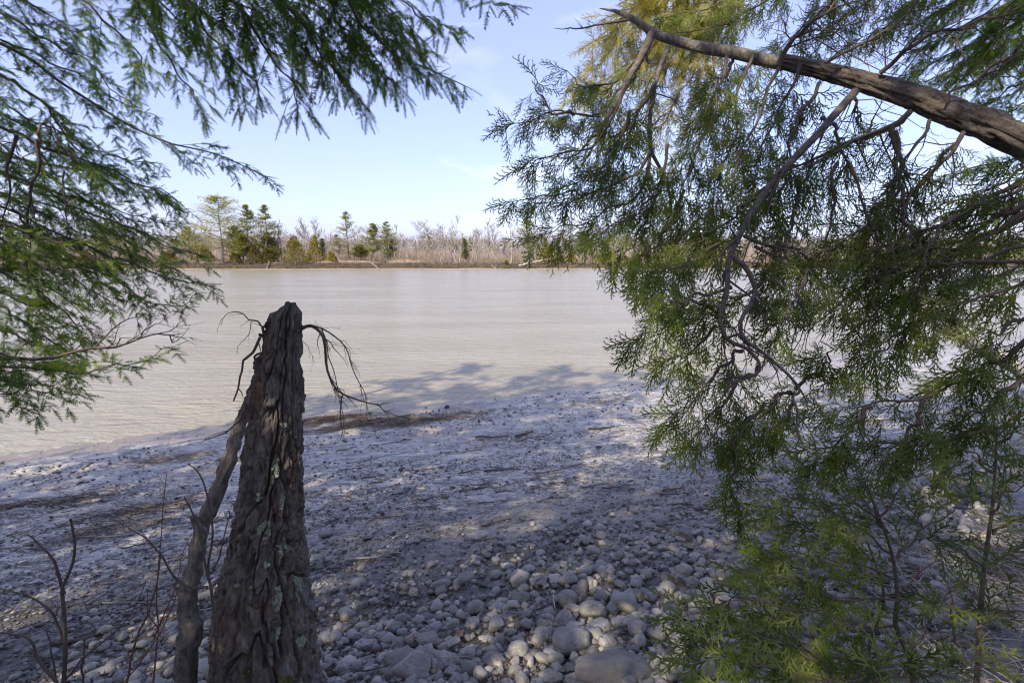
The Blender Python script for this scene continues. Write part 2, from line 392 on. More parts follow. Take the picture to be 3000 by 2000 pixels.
def far_edge(x): return 146 + 0.03 * x + 2.5 * noise3(x * 0.03, 0.5, 0) + 0.9 * noise3(x * 0.13, 0.5, 2)
xs = np.concatenate([np.geomspace(-4000, -240, 14)[:-1], np.linspace(-240, 240, 330), np.geomspace(240, 4000, 14)[1:]])
def far_h(x, s):
    b = 1.55 + 0.5 * noise3(x * 0.06, 4., 0) + 0.5 * noise3(x * 0.22, 8., 0) + 0.3 * noise3(x * 0.7, 8., 0)
    return np.interp(s, [-2, -0.3, 0.7, 1.3], [-0.6, 0, 1, 1.06]) * b + np.interp(s, [2, 120, 300, 900, 3900], [0, 1.0, 4.0, 16, 30]) + 0.22 * noise3(x * 0.5, s * 0.7, 0) * (s > -.3)
ss = np.concatenate([[-2, -1, -0.3, 0.0, 0.25, 0.5, 0.7, 1.0, 1.4], np.geomspace(2, 3900, 40)])
XX, SS = np.meshgrid(xs, ss)
V = np.stack([XX, far_edge(XX) + SS, far_h(XX, SS)], -1).reshape(-1, 3)
def gridq(nr, nc):
    i, j = np.meshgrid(np.arange(nr - 1), np.arange(nc - 1), indexing='ij')
    return np.stack([i * nc + j, i * nc + j + 1, (i + 1) * nc + j + 1, (i + 1) * nc + j], -1).reshape(-1, 4)
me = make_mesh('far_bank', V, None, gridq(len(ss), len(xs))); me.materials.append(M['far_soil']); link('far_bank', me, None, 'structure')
sm = np.array([-16, -13, -10, -7, -4, -2, -0.5, 0.6])
XX, SS = np.meshgrid(xs, sm)
zz = np.interp(SS, [-16, -9, 0, .6], [-0.25, -0.06, 0.08, 0.1]) + 0.08 * noise3(XX * 0.1, SS * 0.4, 0)
V = np.stack([XX, far_edge(XX) + SS, zz], -1).reshape(-1, 3)
me = make_mesh('mudflat', V, None, gridq(len(sm), len(xs))); me.materials.append(M['mudflat']); link('mudflat', me, None, 'structure')

# ---------------------------------------------------------------- far shore: woods and thicket (uncountable), then trees one by one
def slivers(mb, B, D, L, W_, tint):           # thin triangles: base B, direction D, length L, width W_
    side = nrm(np.cross(D, np.array([0, 1., 0])) + rng.normal(0, .25, D.shape)); n = len(B)
    V = np.stack([B - side * W_[:, None] / 2, B + side * W_[:, None] / 2, B + D * L[:, None]], 1)
    mb.add(V.reshape(-1, 3), np.arange(3 * n).reshape(-1, 3), None, np.repeat(tint, 3))

mb = MB(); n = 1500                            # far woods, a grey-brown mass of leafless crowns
wx = rng.uniform(-480, 480, n); wsd = 70 + 330 * rng.random(n) ** 0.8
wy = far_edge(wx) + wsd; wz = far_h(wx, wsd); wh = rng.uniform(8, 13.5, n) * (1 + 0.15 * noise3(wx * .02, wy * .02, 0))
ever = rng.random(n) < 0.09
for k in range(n):
    m_ = 46
    t = rng.random(m_) ** 0.7; rr_ = (1.1 + 2.2 * np.sin(t * 3.0)) * (0.5 if ever[k] else 1)
    a = rng.uniform(0, 2 * math.pi, m_)
    B = np.stack([wx[k] + rr_ * np.cos(a) * .6, wy[k] + rr_ * np.sin(a) * .6, wz[k] + wh[k] * (0.15 + 0.75 * t)], -1)
    D = nrm(np.stack([np.cos(a) * .6, np.sin(a) * .6, np.full(m_, 1.0 if not ever[k] else .1)], -1) + rng.normal(0, .25, (m_, 3)))
    slivers(mb, B, D, rng.uniform(1.5, 4.0, m_), rng.uniform(.1, .28, m_) * (4 if ever[k] else 1), np.full(m_, 0.98 if ever[k] else rng.uniform(0, .55)))
    slivers(mb, np.array([[wx[k], wy[k], wz[k] - .3]]), np.array([[0.02, 0, 1.]]), np.array([wh[k]]), np.array([.4]), np.array([0.45]))
mb.build('far_woods', M['woods'], None, False, 'stuff')

mb = MB(); n = 30000                           # brown leafless thicket on top of the far bank
bx = rng.uniform(-215, 215, n); bs_ = 1.2 + 62 * rng.random(n) ** 1.5
clump = 0.55 + 0.45 * noise3(bx * .12, bs_ * .12, 5) + 0.25 * noise3(bx * .5, bs_ * .4, 6)
bh = rng.uniform(1.2, 4.4, n) * np.clip(clump + .25, .25, 1.3) * np.interp(bs_, [1, 6, 20], [.55, .85, 1.1])
D = nrm(np.stack([rng.normal(0, .22, n), rng.normal(0, .2, n), np.ones(n)], -1))
slivers(mb, np.stack([bx, far_edge(bx) + bs_, far_h(bx, bs_) - .1], -1), D, bh, rng.uniform(.03, .11, n), np.clip(rng.normal(.4, .25, n) - .12 * (bh < 1.5), 0, 1))
mb.build('bank_thicket', M['brush'], None, False, 'stuff')

mb = MB(); n = 9000                            # matted grass and roots that hang over the edge of the far bank
bx = rng.uniform(-215, 215, n); bs_ = rng.uniform(-.3, 2.2, n) - .8 * np.clip(noise3(rng.uniform(0, 1, n) * 0 + bx * .3, 2., 2.), 0, 1)
D = nrm(np.stack([rng.normal(0, .7, n), rng.normal(-.5, .4, n), rng.normal(.05, .5, n)], -1))
slivers(mb, np.stack([bx, far_edge(bx) + bs_, far_h(bx, np.maximum(bs_, .1)) * rng.uniform(.4, 1.05, n)], -1), D, rng.uniform(.4, 1.3, n), rng.uniform(.06, .2, n), rng.random(n) * .5)
mb.build('bank_grass', M['bank'], None, False, 'stuff')

def far_xy(px, s=2.0):
    y = 146.; 
    for _ in range(6):
        x = (px - 1500) / F * (y / (cP + .15 * sP)); y = float(far_edge(x)) + s
    return x, y, float(far_h(np.array(x), np.array(s))) - .1
def far_top(py, y): return pt(1500, py, y)[2]

def bare_tree_parts(seed, spread=.30, crook=.03, upright=.9, nl=15):
    r = np.random.default_rng(seed); trunk, limbs = MB(), MB()
    K = 8; s = np.linspace(0, 1, K); P = np.stack([crook * np.cumsum(r.normal(0, 1, K)), crook * np.cumsum(r.normal(0, 1, K)), s], -1); P[0, :2] = 0
    tubes(trunk, P, np.interp(s, [0, .1, 1], [.022, .016, .004]), 5)
    def kids(parent, n, l0, l1, lo, hi, up, r0):
        out = []
        for _ in range(n):
            t = r.uniform(lo, hi) * (len(parent) - 1); a = int(min(t, len(parent) - 2)); p = parent[a] + (parent[a + 1] - parent[a]) * (t - a)
            az = r.uniform(0, 2 * math.pi); d = nrm(np.array([math.cos(az), math.sin(az), up + r.normal(0, .3)]))
            L = r.uniform(l0, l1) * (1.15 - 0.6 * t / (len(parent) - 1)); q = np.linspace(0, 1, 5)[:, None]
            c = p + d * L * q + np.array([0, 0, 1]) * L * .28 * q ** 2 + np.cumsum(r.normal(0, .022, (5, 3)), 0) * L * 2
            c[0] = p; out.append(c)
        tubes(limbs, np.array(out), np.tile(np.linspace(r0, r0 * .35, 5), (n, 1)), 3); return out
    l1 = kids(P, nl, spread * .7, spread * 1.25, .28, .97, upright, .0075)
    l2 = [c for p in l1 for c in kids(p, 4, spread * .25, spread * .55, .25, 1, upright + .1, .004)]
    for p in l2: kids(p, 3, spread * .12, spread * .3, .2, 1, upright + .2, .0026)
    return trunk.mesh('trunk'), limbs.mesh('limbs')
bare_protos = [bare_tree_parts(100 + k, *a) for k, a in enumerate([(.30, .03, .9, 14), (.22, .02, 1.4, 13), (.36, .05, .5, 15), (.18, .02, 1.8, 12), (.30, .06, .7, 12), (.26, .03, 1.1, 18)])]
for a in bare_protos:
    for m_ in a: m_.materials.append(M['bare_bark'])
def bare_tree(px, top, kind, s, label, group='leafless trees on the far bank'):
    x, y, z = far_xy(px, s); h = far_top(top, y) - z
    t = thing('bare_tree', label, 'tree', (x, y, z), group)
    t.rotation_euler.z = random.uniform(0, 6.28); t.scale = (h * random.uniform(.85, 1.15), h, h)
    link('trunk', bare_protos[kind][0], t); link('limbs', bare_protos[kind][1], t)
named_bare = [(812, 655, 3, 4, 'slender pale leafless tree beside the right side of the bare trunked pines'),
    (828, 672, 1, 6, 'leafless tree with kinked top just right of the palest slender one'),
    (945, 652, 5, 12, 'tall leafless tree with bushy top behind the yellowish cedars'),
    (1190, 706, 2, 1.5, 'low gnarled leafless tree leaning over the bank in open middle'),
    (1297, 690, 4, .8, 'crooked grey leafless tree at the very edge of the far bank'),
    (1338, 645, 1, 3, 'tallest leafless tree in the middle of the far shore'),
    (1428, 652, 3, 14, 'single thin pole like leafless tree in the middle of far shore'),
    (1495, 640, 1, 6, 'tall leafless tree just left of pale pine on the far shore')]
for px, top, k, s, lab in named_bare: bare_tree(px, top, k, s, lab, None)
for px in [890, 902, 1060, 1150, 1168, 1225, 1250, 1352, 1371, 1405, 1455, 1462, 1512, 1530, 1562, 1585, 1642, 1655, 1683, 1700, 1716, 1745, 1790, 1830, 1870, 1910, 1950, 2000, 2060, 2130,
           20, 55, 90, 130, 165, 205, 240, 275, 310, 350, 385, 420, 455, 500, 545, 575, 690, 780, 960, 1280, 1310, 1330, 1390, 1480, 1610, 2200, 2290, 2380, 2470, 2560]:
    bare_tree(px + random.uniform(-6, 6), random.uniform(655, 705) if px > 560 else random.uniform(645, 690), random.randrange(6), random.uniform(2, 30) ,
              'leafless grey tree rising from brown thicket on the far bank among many')

def needle_clump(mb, C, n, rad_, flat, size, tint):
    P = C + rng.normal(0, 1, (n, 3)) * rad_ * np.array([1, 1, flat])
    a = rng.uniform(0, 2 * math.pi, n); D = nrm(np.stack([np.cos(a), np.sin(a), rng.normal(.15, .3, n)], -1))
    W_ = nrm(np.cross(D, UP + rng.normal(0, .4, (n, 3)))); s = size * rng.uniform(.6, 1.3, n)[:, None]
    V = np.stack([P - W_ * s * .22, P + W_ * s * .22, P + D * s], 1)
    mb.add(V.reshape(-1, 3), np.arange(3 * n).reshape(-1, 3), None, np.repeat(np.clip(tint + rng.normal(0, .15, n), 0, 1), 3))
def pine(px, top, s, label, halfw, lo=.3, dens=1.0, tint=.5, twin=False, name='pine_tree', wpow=.8, dead=0.0):
    x, y, z = far_xy(px, s); h = far_top(top, y) - z
    t = thing(name, label, 'tree', (x, y, z))
    tr, fo = MB(), MB(); W0 = halfw / F * y
    for b in ((-.35, .35) if twin else (0,)):
        K = 10; q = np.linspace(0, 1, K)
        off = b * W0 * np.clip(q * 2.2, 0, 1)
        P = np.stack([off + .12 * np.cumsum(rng.normal(0, 1, K)) * (q > 0), .1 * np.cumsum(rng.normal(0, 1, K)), q * h * (1 if b <= 0 else .97)], -1); P[0] = 0
        tubes(tr, P, np.interp(q, [0, .05, 1], [.36, .26, .03]), 7)
        for u in np.arange(lo, 1.0, .034):
            for _ in range(rng.integers(2, 5)):
                u_ = u + rng.uniform(-.015, .015); az = rng.uniform(0, 2 * math.pi)
                L = W0 * (1.03 - (u_ - lo) / (1 - lo)) ** wpow * rng.uniform(.55, 1.15) * (.65 if twin else 1)
                L = L * np.interp(u_, [lo, lo + .12], [.75, 1.0])
                c0 = np.array([np.interp(u_, q, P[:, 0]), np.interp(u_, q, P[:, 1]), u_ * h])
                w = np.linspace(0, 1, 5)[:, None]; d = np.array([math.cos(az), math.sin(az), rng.normal(.08, .12)])
                c = c0 + d * L * w + np.array([0, 0, 1]) * L * (.22 * w ** 2 - .06)
                tubes(tr, c, np.linspace(.07, .02, 5), 3)
                if rng.random() < dead: continue
                for w_ in np.arange(.35, 1.06, .16):
                    cc = c0 + d * L * w_ + np.array([0, 0, L * (.22 * w_ ** 2 - .06)]) + rng.normal(0, .12, 3)
                    needle_clump(fo, cc, int(20 * dens), .2 + .11 * L, .30, .45, tint)
        needle_clump(fo, P[-1], int(40 * dens), .25, 1.6, .4, tint)
    tr.build('trunk', M['pine_bark'], t, origin=(0, 0, 0)); fo.build('crown', M['pine'], t, False, 'stuff', (0, 0, 0))
pine(652, 572, 2, 'tallest pine on the far bank with broad tiered yellow green crown', 150, .22, 1.3, .68, wpow=.72)
pine(690, 662, 5, 'mid sized pine just right of the tallest pine trunk', 62, .2, 1.0, .42)
pine(795, 684, 4, 'dark pine at the right foot of the twin trunked pine', 46, .15, 1.0, .25)
pine(760, 604, 2.5, 'twin trunked pine with bare lower trunks beside the tallest pine', 75, .45, .9, .35, True)
pine(712, 690, 3, 'small pine between the tallest pine and twin trunked pine', 45, .3, 1, .5)
pine(1024, 622, 3, 'thin sparse spruce with dark straight trunk and pointed top', 62, .3, .55, .4, dead=.35, name='spruce_tree', wpow=1.0)
pine(1096, 655, 4, 'narrow green pine right of the sparse spruce on far shore', 46, .3, 1.0, .55)
pine(1136, 650, 7, 'scraggy thin pine with tufted top right of narrow green pine', 42, .45, .6, .5, dead=.3)
pine(1547, 636, 18, 'pale feathery pine behind drooping cedar branch tips on far shore', 40, .35, .9, .8)
pine(993, 690, 1.2, 'half dead grey spruce with bare broken limbs left of sparse spruce', 44, .25, .35, .3, dead=.6, name='spruce_tree')
pine(560, 668, 10, 'dull green pine left of the tallest pine behind hemlock tips', 60, .25, .9, .4)
pine(1060, 720, 9, 'short dull green pine right behind the sparse spruce', 40, .2, .9, .45)
pine(330, 655, 9, 'far pine seen through left hemlock branches nearest the left edge', 70, .3, .9, .5)

def far_cedar(px, top, s, halfw, label, tint, n=1500):
    x, y, z = far_xy(px, s); h = far_top(top, y) - z; W0 = halfw / F * y
    t = thing('cedar_bush', label, 'tree', (x, y, z)); tr, fo = MB(), MB()
    tubes(tr, [[0, 0, 0], [.1, 0, h * .4], [0, 0, h * .9]], [.2, .14, .03], 5)
    lob = [(rng.uniform(-.45, .45) * W0, rng.uniform(-.45, .45) * W0, rng.uniform(.55, 1)) for _ in range(3)] + [(0, 0, 1.0)]
    for lx, ly, lh in lob:
        k = n // 4; u = rng.random(k) ** .85
        rr_ = W0 * .72 * (1.02 - u) ** .75 * (.35 + .65 * rng.random(k) ** .5); a = rng.uniform(0, 2 * math.pi, k)
        rr_ = rr_ * (1 + .35 * noise3(np.cos(a) * 2, np.sin(a) * 2, u * 6 + lx))
        P = np.stack([lx * (1 - u * .6) + rr_ * np.cos(a), ly + rr_ * np.sin(a), h * lh * (.04 + .96 * u)], -1)
        D = nrm(np.stack([np.cos(a) * .6, np.sin(a) * .6, rng.normal(.7, .4, k)], -1)); W_ = nrm(np.cross(D, rng.normal(0, 1, (k, 3))))
        s_ = rng.uniform(.25, .6, k)[:, None]
        V = np.stack([P - W_ * s_ * .28, P + W_ * s_ * .28, P + D * s_], 1)
        fo.add(V.reshape(-1, 3), np.arange(3 * k).reshape(-1, 3), None, np.repeat(np.clip(tint + rng.normal(0, .18, k), 0, 1), 3))
    tr.build('trunk', M['pine_bark'], t, origin=(0, 0, 0)); fo.build('crown', M['far_cedar'], t, False, 'stuff', (0, 0, 0))
for a in [(866, 692, 2, 54, 'broad rusty yellow cedar bush, largest on the far bank', .45, 2600), (926, 690, 2.5, 36, 'yellow green cedar next right of the broad rusty one', .62, 1800),
          (748, 700, 1.5, 34, 'dark cedar in front of the twin trunked pine', .12, 1800), (788, 722, 2, 26, 'small dark cedar right at foot of the twin trunked pine', .2, 1000),
          (970, 738, 1, 22, 'low bright cedar bush left of the half dead spruce', .75, 800), (594, 715, 2, 40, 'ochre cedar bush left of the tallest pine trunk', .5, 1400),
          (1612, 716, 2, 42, 'double yellow cedar bush under the drooping branch tips', .6, 2000), (1672, 718, 1.5, 20, 'slim upright yellow cedar bush right of the double one', .78, 1100),
          (1768, 742, 2, 30, 'low yellow cedar bush behind the hanging cedar foliage', .8, 900), (1482, 762, 1, 10, 'tiny yellow bush at bank edge left of fallen trunk', .75, 300),
          (1640, 735, 4, 26, 'shaded olive cedar bush between the two yellow ones', .35, 900), (690, 735, 2, 26, 'olive cedar bush between tallest pine and dark cedar', .25, 900),
          (500, 735, 2, 40, 'ochre cedar seen at the tips of left hemlock', .4, 1200), (250, 735, 3, 45, 'cedar bush on far bank seen through left hemlock', .35, 1200), (2090, 730, 2, 50, 'cedar bush far behind the hanging cedar boughs', .7, 1200)]: far_cedar(*a)

for k in range(8):
    px = rng.uniform(150, 1800); x_ = rng.uniform(8, 40)
    pine(px, rng.uniform(690, 735), x_, 'small dull evergreen half hidden in the bare thicket of the far bank', rng.uniform(14, 30), .15, .5, rng.uniform(.1, .6))
for o in [o for o in COL.objects if o.get('label', '').startswith('small dull evergreen')]: o['group'] = 'small evergreens in the far thicket'
for k in range(40): bare_tree(rng.uniform(560, 1900), rng.uniform(672, 715), random.randrange(6), rng.uniform(2, 40), 'leafless grey tree rising from brown thicket on the far bank among many')
def far_log(p0, p1, r_, label):
    (x0, y0, z0), (x1, y1, z1) = p0, p1
    mb = MB(); P = catmull([p0, ((x0 + x1) / 2, (y0 + y1) / 2, (z0 + z1) / 2 + .15), p1], 7)
    tubes(mb, P, np.linspace(r_, r_ * .45, 7), 6, cap=True)
    for k in range(5):
        b = P[2 + k % 4]; tubes(mb, [b, b + rng.normal(0, .5, 3) + [0, 0, .4], b + rng.normal(0, .8, 3) + [0, 0, .8]], [r_ * .35, r_ * .2, r_ * .1], 3)
    tag(mb.build('fallen_log', M['pine_bark' if r_ < .26 else 'drift'], None, True, None, np.array(p0)), label, 'log')
def fp(px, s, dz):
    x, y, z = far_xy(px, s); return (x, y, z + dz)
far_log(fp(1520, .2, .2), fp(1625, 1.5, 2.0), .28, 'long fallen trunk slanting up the far bank beside yellow cedar')
far_log(fp(1505, -1.5, .1), fp(1610, -.6, -.1), .2, 'pale driftwood log lying on mud below the slanting trunk')
far_log(fp(1082, .6, .5), fp(1122, -1.2, -.6), .24, 'bleached root log arching over mound on the far bank')
far_log(fp(1440, -.5, 1.1), fp(1470, -2.5, -.7), .16, 'dark broken limb poking from far bank edge into water')
far_log(fp(790, .4, 0.9), fp(772, -2, -.7), .13, 'small pale limb sliding off the far bank below dark cedar')
far_log(fp(1640, -1, -.3), fp(1690, .2, .2), .2, 'short pale log at the foot of the slim yellow cedar')
far_log(fp(520, -2, -.3), fp(640, -1.6, -.4), .2, 'grey log lying along water edge under the tallest pine')

# ---------------------------------------------------------------- foliage templates
def hemlock_spray(seed, nn=8, w0=.044):
    r = np.random.default_rng(seed); V, Fq = [], []
    bend = r.uniform(-.15, .15); dro = r.uniform(.02, .15)
    ax = lambda s: np.array([s, bend * s * s, -dro * s * s])
    for k in range(nn):
        s = (k + .4) / nn
        for sd in (-1, 1):
            p = ax(s + r.uniform(-.02, .02)); a = R(r.uniform(50, 78)) * (1 - .5 * (s > .8))
            L = .27 * (1 - .4 * s ** 3) * r.uniform(.75, 1.15)
            d = np.array([math.cos(a), sd * math.sin(a), r.uniform(-.15, .18)]); d /= np.linalg.norm(d); w = nrm(np.cross(d, UP)) * w0
            i0 = len(V); V += [p + w, p + d * L, p - w]; Fq.append([i0, i0 + 1, i0 + 2])
    i0 = len(V); V += [ax(0) + [0, .025, 0], ax(1.0), ax(0) - [0, .025, 0]]; Fq.append([i0, i0 + 1, i0 + 2])
    return np.array(V), np.array(Fq)
def cedar_spray(seed, ns=11, wf=1.25, sub=True):                  # a flat fan: forked branchlets in one plane
    r = np.random.default_rng(seed); V, Fq = [], []
    bend = r.uniform(-.3, .3); curl = r.uniform(.0, .22)
    def seg(p, q, w):
        w = w * wf; d = q - p; s = nrm(np.cross(d, UP + r.normal(0, .12, 3))); i0 = len(V)
        V.extend([p - s * w, q + d * .05, p + s * w]); Fq.append([i0, i0 + 1, i0 + 2])
    ax = lambda s: np.array([s, bend * s * s, -curl * s * s])
    for a, b in ((0, .4), (.4, .75), (.75, 1.0)): seg(ax(a), ax(b), .018 - .004 * a)
    for k in range(ns):
        s = .10 + .84 * k / (ns - 1); sd = 1 if k % 2 else -1
        if r.random() < .10: continue
        p = ax(s); L = (.46 * (1 - s) ** .75 + .13) * r.uniform(.75, 1.15); a = R(r.uniform(30, 46))
        d = np.array([math.cos(a), sd * math.sin(a), r.uniform(-.10, .04)]); d /= np.linalg.norm(d); bd = np.array([.10, -sd * .05, -.04]) * L
        q = p + d * L + bd; seg(p, q, .017)
        m = max(1, int(L / .125))
        for j in range(m if sub else min(m, 2)):
            u = (j + .7) / (m + .5); b_ = p + d * L * u + bd * u * u; s3 = (1 if j % 2 else -1) * sd
            a3 = s3 * R(r.uniform(28, 40)); d3 = np.array([d[0] * math.cos(a3) - d[1] * math.sin(a3), d[0] * math.sin(a3) + d[1] * math.cos(a3), d[2] - r.uniform(0, .06)])
            seg(b_, b_ + d3 * (.42 * L * (1 - u) + .085) * r.uniform(.8, 1.1), .016)
    return np.array(V), np.array(Fq)
HEM = [hemlock_spray(k) for k in range(5)]; HEMN = [hemlock_spray(20 + k, 9, .038) for k in range(5)]
CED = [cedar_spray(40 + k, 9 + k % 4) for k in range(9)]; CEDS = [cedar_spray(60 + k, 8, 1.75, False) for k in range(7)]
def place(mb, temps, O, X, Nn, sc, tint):
    O, X, Nn = map(np.asarray, (O, X, Nn)); n = len(O)
    if n == 0: return
    X = nrm(X); Z = nrm(Nn - (Nn * X).sum(-1, keepdims=True) * X); Y = np.cross(Z, X)
    which = rng.integers(0, len(temps), n)
    for k, (tv, tq) in enumerate(temps):
        m = which == k; c = m.sum()
        if not c: continue
        B = np.stack([X[m], Y[m], Z[m]], 1)
        Vv = O[m][:, None, :] + np.asarray(sc)[m][:, None, None] * np.einsum('vk,nkd->nvd', tv, B)
        q = (np.arange(c) * len(tv))[:, None, None] + tq[None]
        q = q.reshape(-1, tq.shape[1]); mb.add(Vv.reshape(-1, 3), q if tq.shape[1] == 3 else None, q if tq.shape[1] == 4 else None, np.repeat(np.asarray(tint)[m], len(tv)))

def bough(parent, P, r0, r1, L0, temps, leafmat, barkmat, spray=.08, sec=.05, gap=.025, ang_=(40, 62), droop=.25, flat=1.0,
          start=.12, tint=.5, tw=.18, plane=None, tipshape=.6, skip=0.0, hang=0.0, root=None):
    """one bough: the branch with its side twigs is one part, its needles are a sub-part"""
    wood, leaf = MB(), MB()
    seg = np.linalg.norm(np.diff(P, axis=0), axis=1); cum = np.concatenate([[0], np.cumsum(seg)]); tot = cum[-1]; u = cum / tot
    tubes(wood, P, r0 + (r1 - r0) * u ** .8, 7)
    if root is not None: tubes(wood, catmull([root, (np.asarray(root) + P[0]) / 2 + [0, 0, .05], P[0]], 8), np.linspace(r0 * 1.5, r0, 8), 7)
    Tn = nrm(np.gradient(P, axis=0)); nv = nrm(np.array(plane if plane is not None else (0, -.15, 1.)))
    sO, sX, sN, sS, sT = [], [], [], [], []; SP, SR = [], []
    sgn = 1
    for s in np.arange(start * tot, tot, sec):
        sgn = -sgn; f = s / tot
        p = np.array([np.interp(s, cum, P[:, k]) for k in range(3)]); t = nrm(np.array([np.interp(s, cum, Tn[:, k]) for k in range(3)]))
        n_ = nrm(nv + rng.normal(0, .3 / flat, 3)); side = nrm(np.cross(t, n_)) * sgn
        a = R(rng.uniform(*ang_)); L = L0 * ((1 - f) ** tipshape * .9 + .16) * min(1, .45 + (f - start) * 2.5) * rng.uniform(.45, 1.2)
        if rng.random() < skip: L *= .25
        d = nrm(t * math.cos(a) + side * math.sin(a) + np.array([0, 0, -droop * .6]) + rng.normal(0, .12, 3))
        w = np.linspace(0, 1, 6)[:, None]
        c = p + d * L * w + np.array([0, 0, -1]) * L * droop * w ** 2 + np.cumsum(rng.normal(0, .018, (6, 3)), 0) * L; c[0] = p
        SP.append(c); SR.append(np.linspace(max(.0011, L * .007), .0008, 6))
        tt = nrm(np.gradient(c, axis=0)); k = max(2, int(L / gap)); q = np.sort(rng.uniform(.12, 1.0, k))
        idx = q * 5; i0 = np.minimum(idx.astype(int), 4); fr = (idx - i0)[:, None]
        pp = c[i0] * (1 - fr) + c[i0 + 1] * fr; td = tt[i0]
        sg = np.where(np.arange(k) % 2, 1., -1.)[:, None]
        nn = nrm(n_ + rng.normal(0, .35 / flat, (k, 3))); sv = np.cross(td, nn) * sg
        aa = np.radians(rng.uniform(38, 72, k))[:, None]
        sO.append(pp); sX.append(nrm(td * np.cos(aa) + sv * np.sin(aa) + np.array([0, 0, -droop * .35 - hang]) + rng.normal(0, .1, (k, 3)))); sN.append(nn)
        sS.append(spray * rng.uniform(.6, 1.2, k) * (1.1 - .45 * q)); base = tint + rng.normal(0, tw); sT.append(np.clip(base + rng.normal(0, .09, k), 0, 1))
        sO.append(c[-1:]); sX.append(tt[-1:] + np.array([[0, 0, -hang]])); sN.append(n_[None]); sS.append(np.array([spray * .9])); sT.append(np.clip([base], 0, 1))
    sO.append(P[-1:]); sX.append(Tn[-1:]); sN.append(nv[None]); sS.append(np.array([spray])); sT.append(np.array([tint]))
    if SP: tubes(wood, np.array(SP), np.array(SR), 3)
    b = wood.build('branch', barkmat, parent)
    place(leaf, temps, np.concatenate(sO), np.concatenate(sX), np.concatenate(sN), np.concatenate(sS), np.concatenate(sT))
    leaf.build('foliage', leafmat, b, False, 'stuff'); return b

def bare_branch(mb, P, r0, r1, n=6, L=.2, droop=.1, sub=2):
    K = len(P); tubes(mb, P, np.linspace(r0, r1, K), 6)
    T = nrm(np.gradient(P, axis=0)); SP, SR = [], []
    for _ in range(n):
        i = rng.integers(1, K - 1); f = i / K; d = nrm(T[i] * .8 + rng.normal(0, .55, 3) + [0, 0, -droop]); l = L * rng.uniform(.4, 1.2) * (1.1 - .5 * f)
        w = np.linspace(0, 1, 6)[:, None]; c = P[i] + d * l * w + np.array([0, 0, -droop]) * l * w ** 2 + np.cumsum(rng.normal(0, .05, (6, 3)), 0) * l; c[0] = P[i]
        SP.append(c); SR.append(np.linspace(max(r1, r0 * .35), r1 * .5, 6))
        for _ in range(sub):
            j = rng.integers(1, 5); d2 = nrm(d + rng.normal(0, .6, 3)); l2 = l * rng.uniform(.25, .6)
            c2 = c[j] + d2 * l2 * w + np.cumsum(rng.normal(0, .05, (6, 3)), 0) * l2; c2[0] = c[j]; SP.append(c2); SR.append(np.linspace(max(r1 * .6, r0 * .15), r1 * .35, 6))
    if SP: tubes(mb, np.array(SP), np.array(SR), 3)

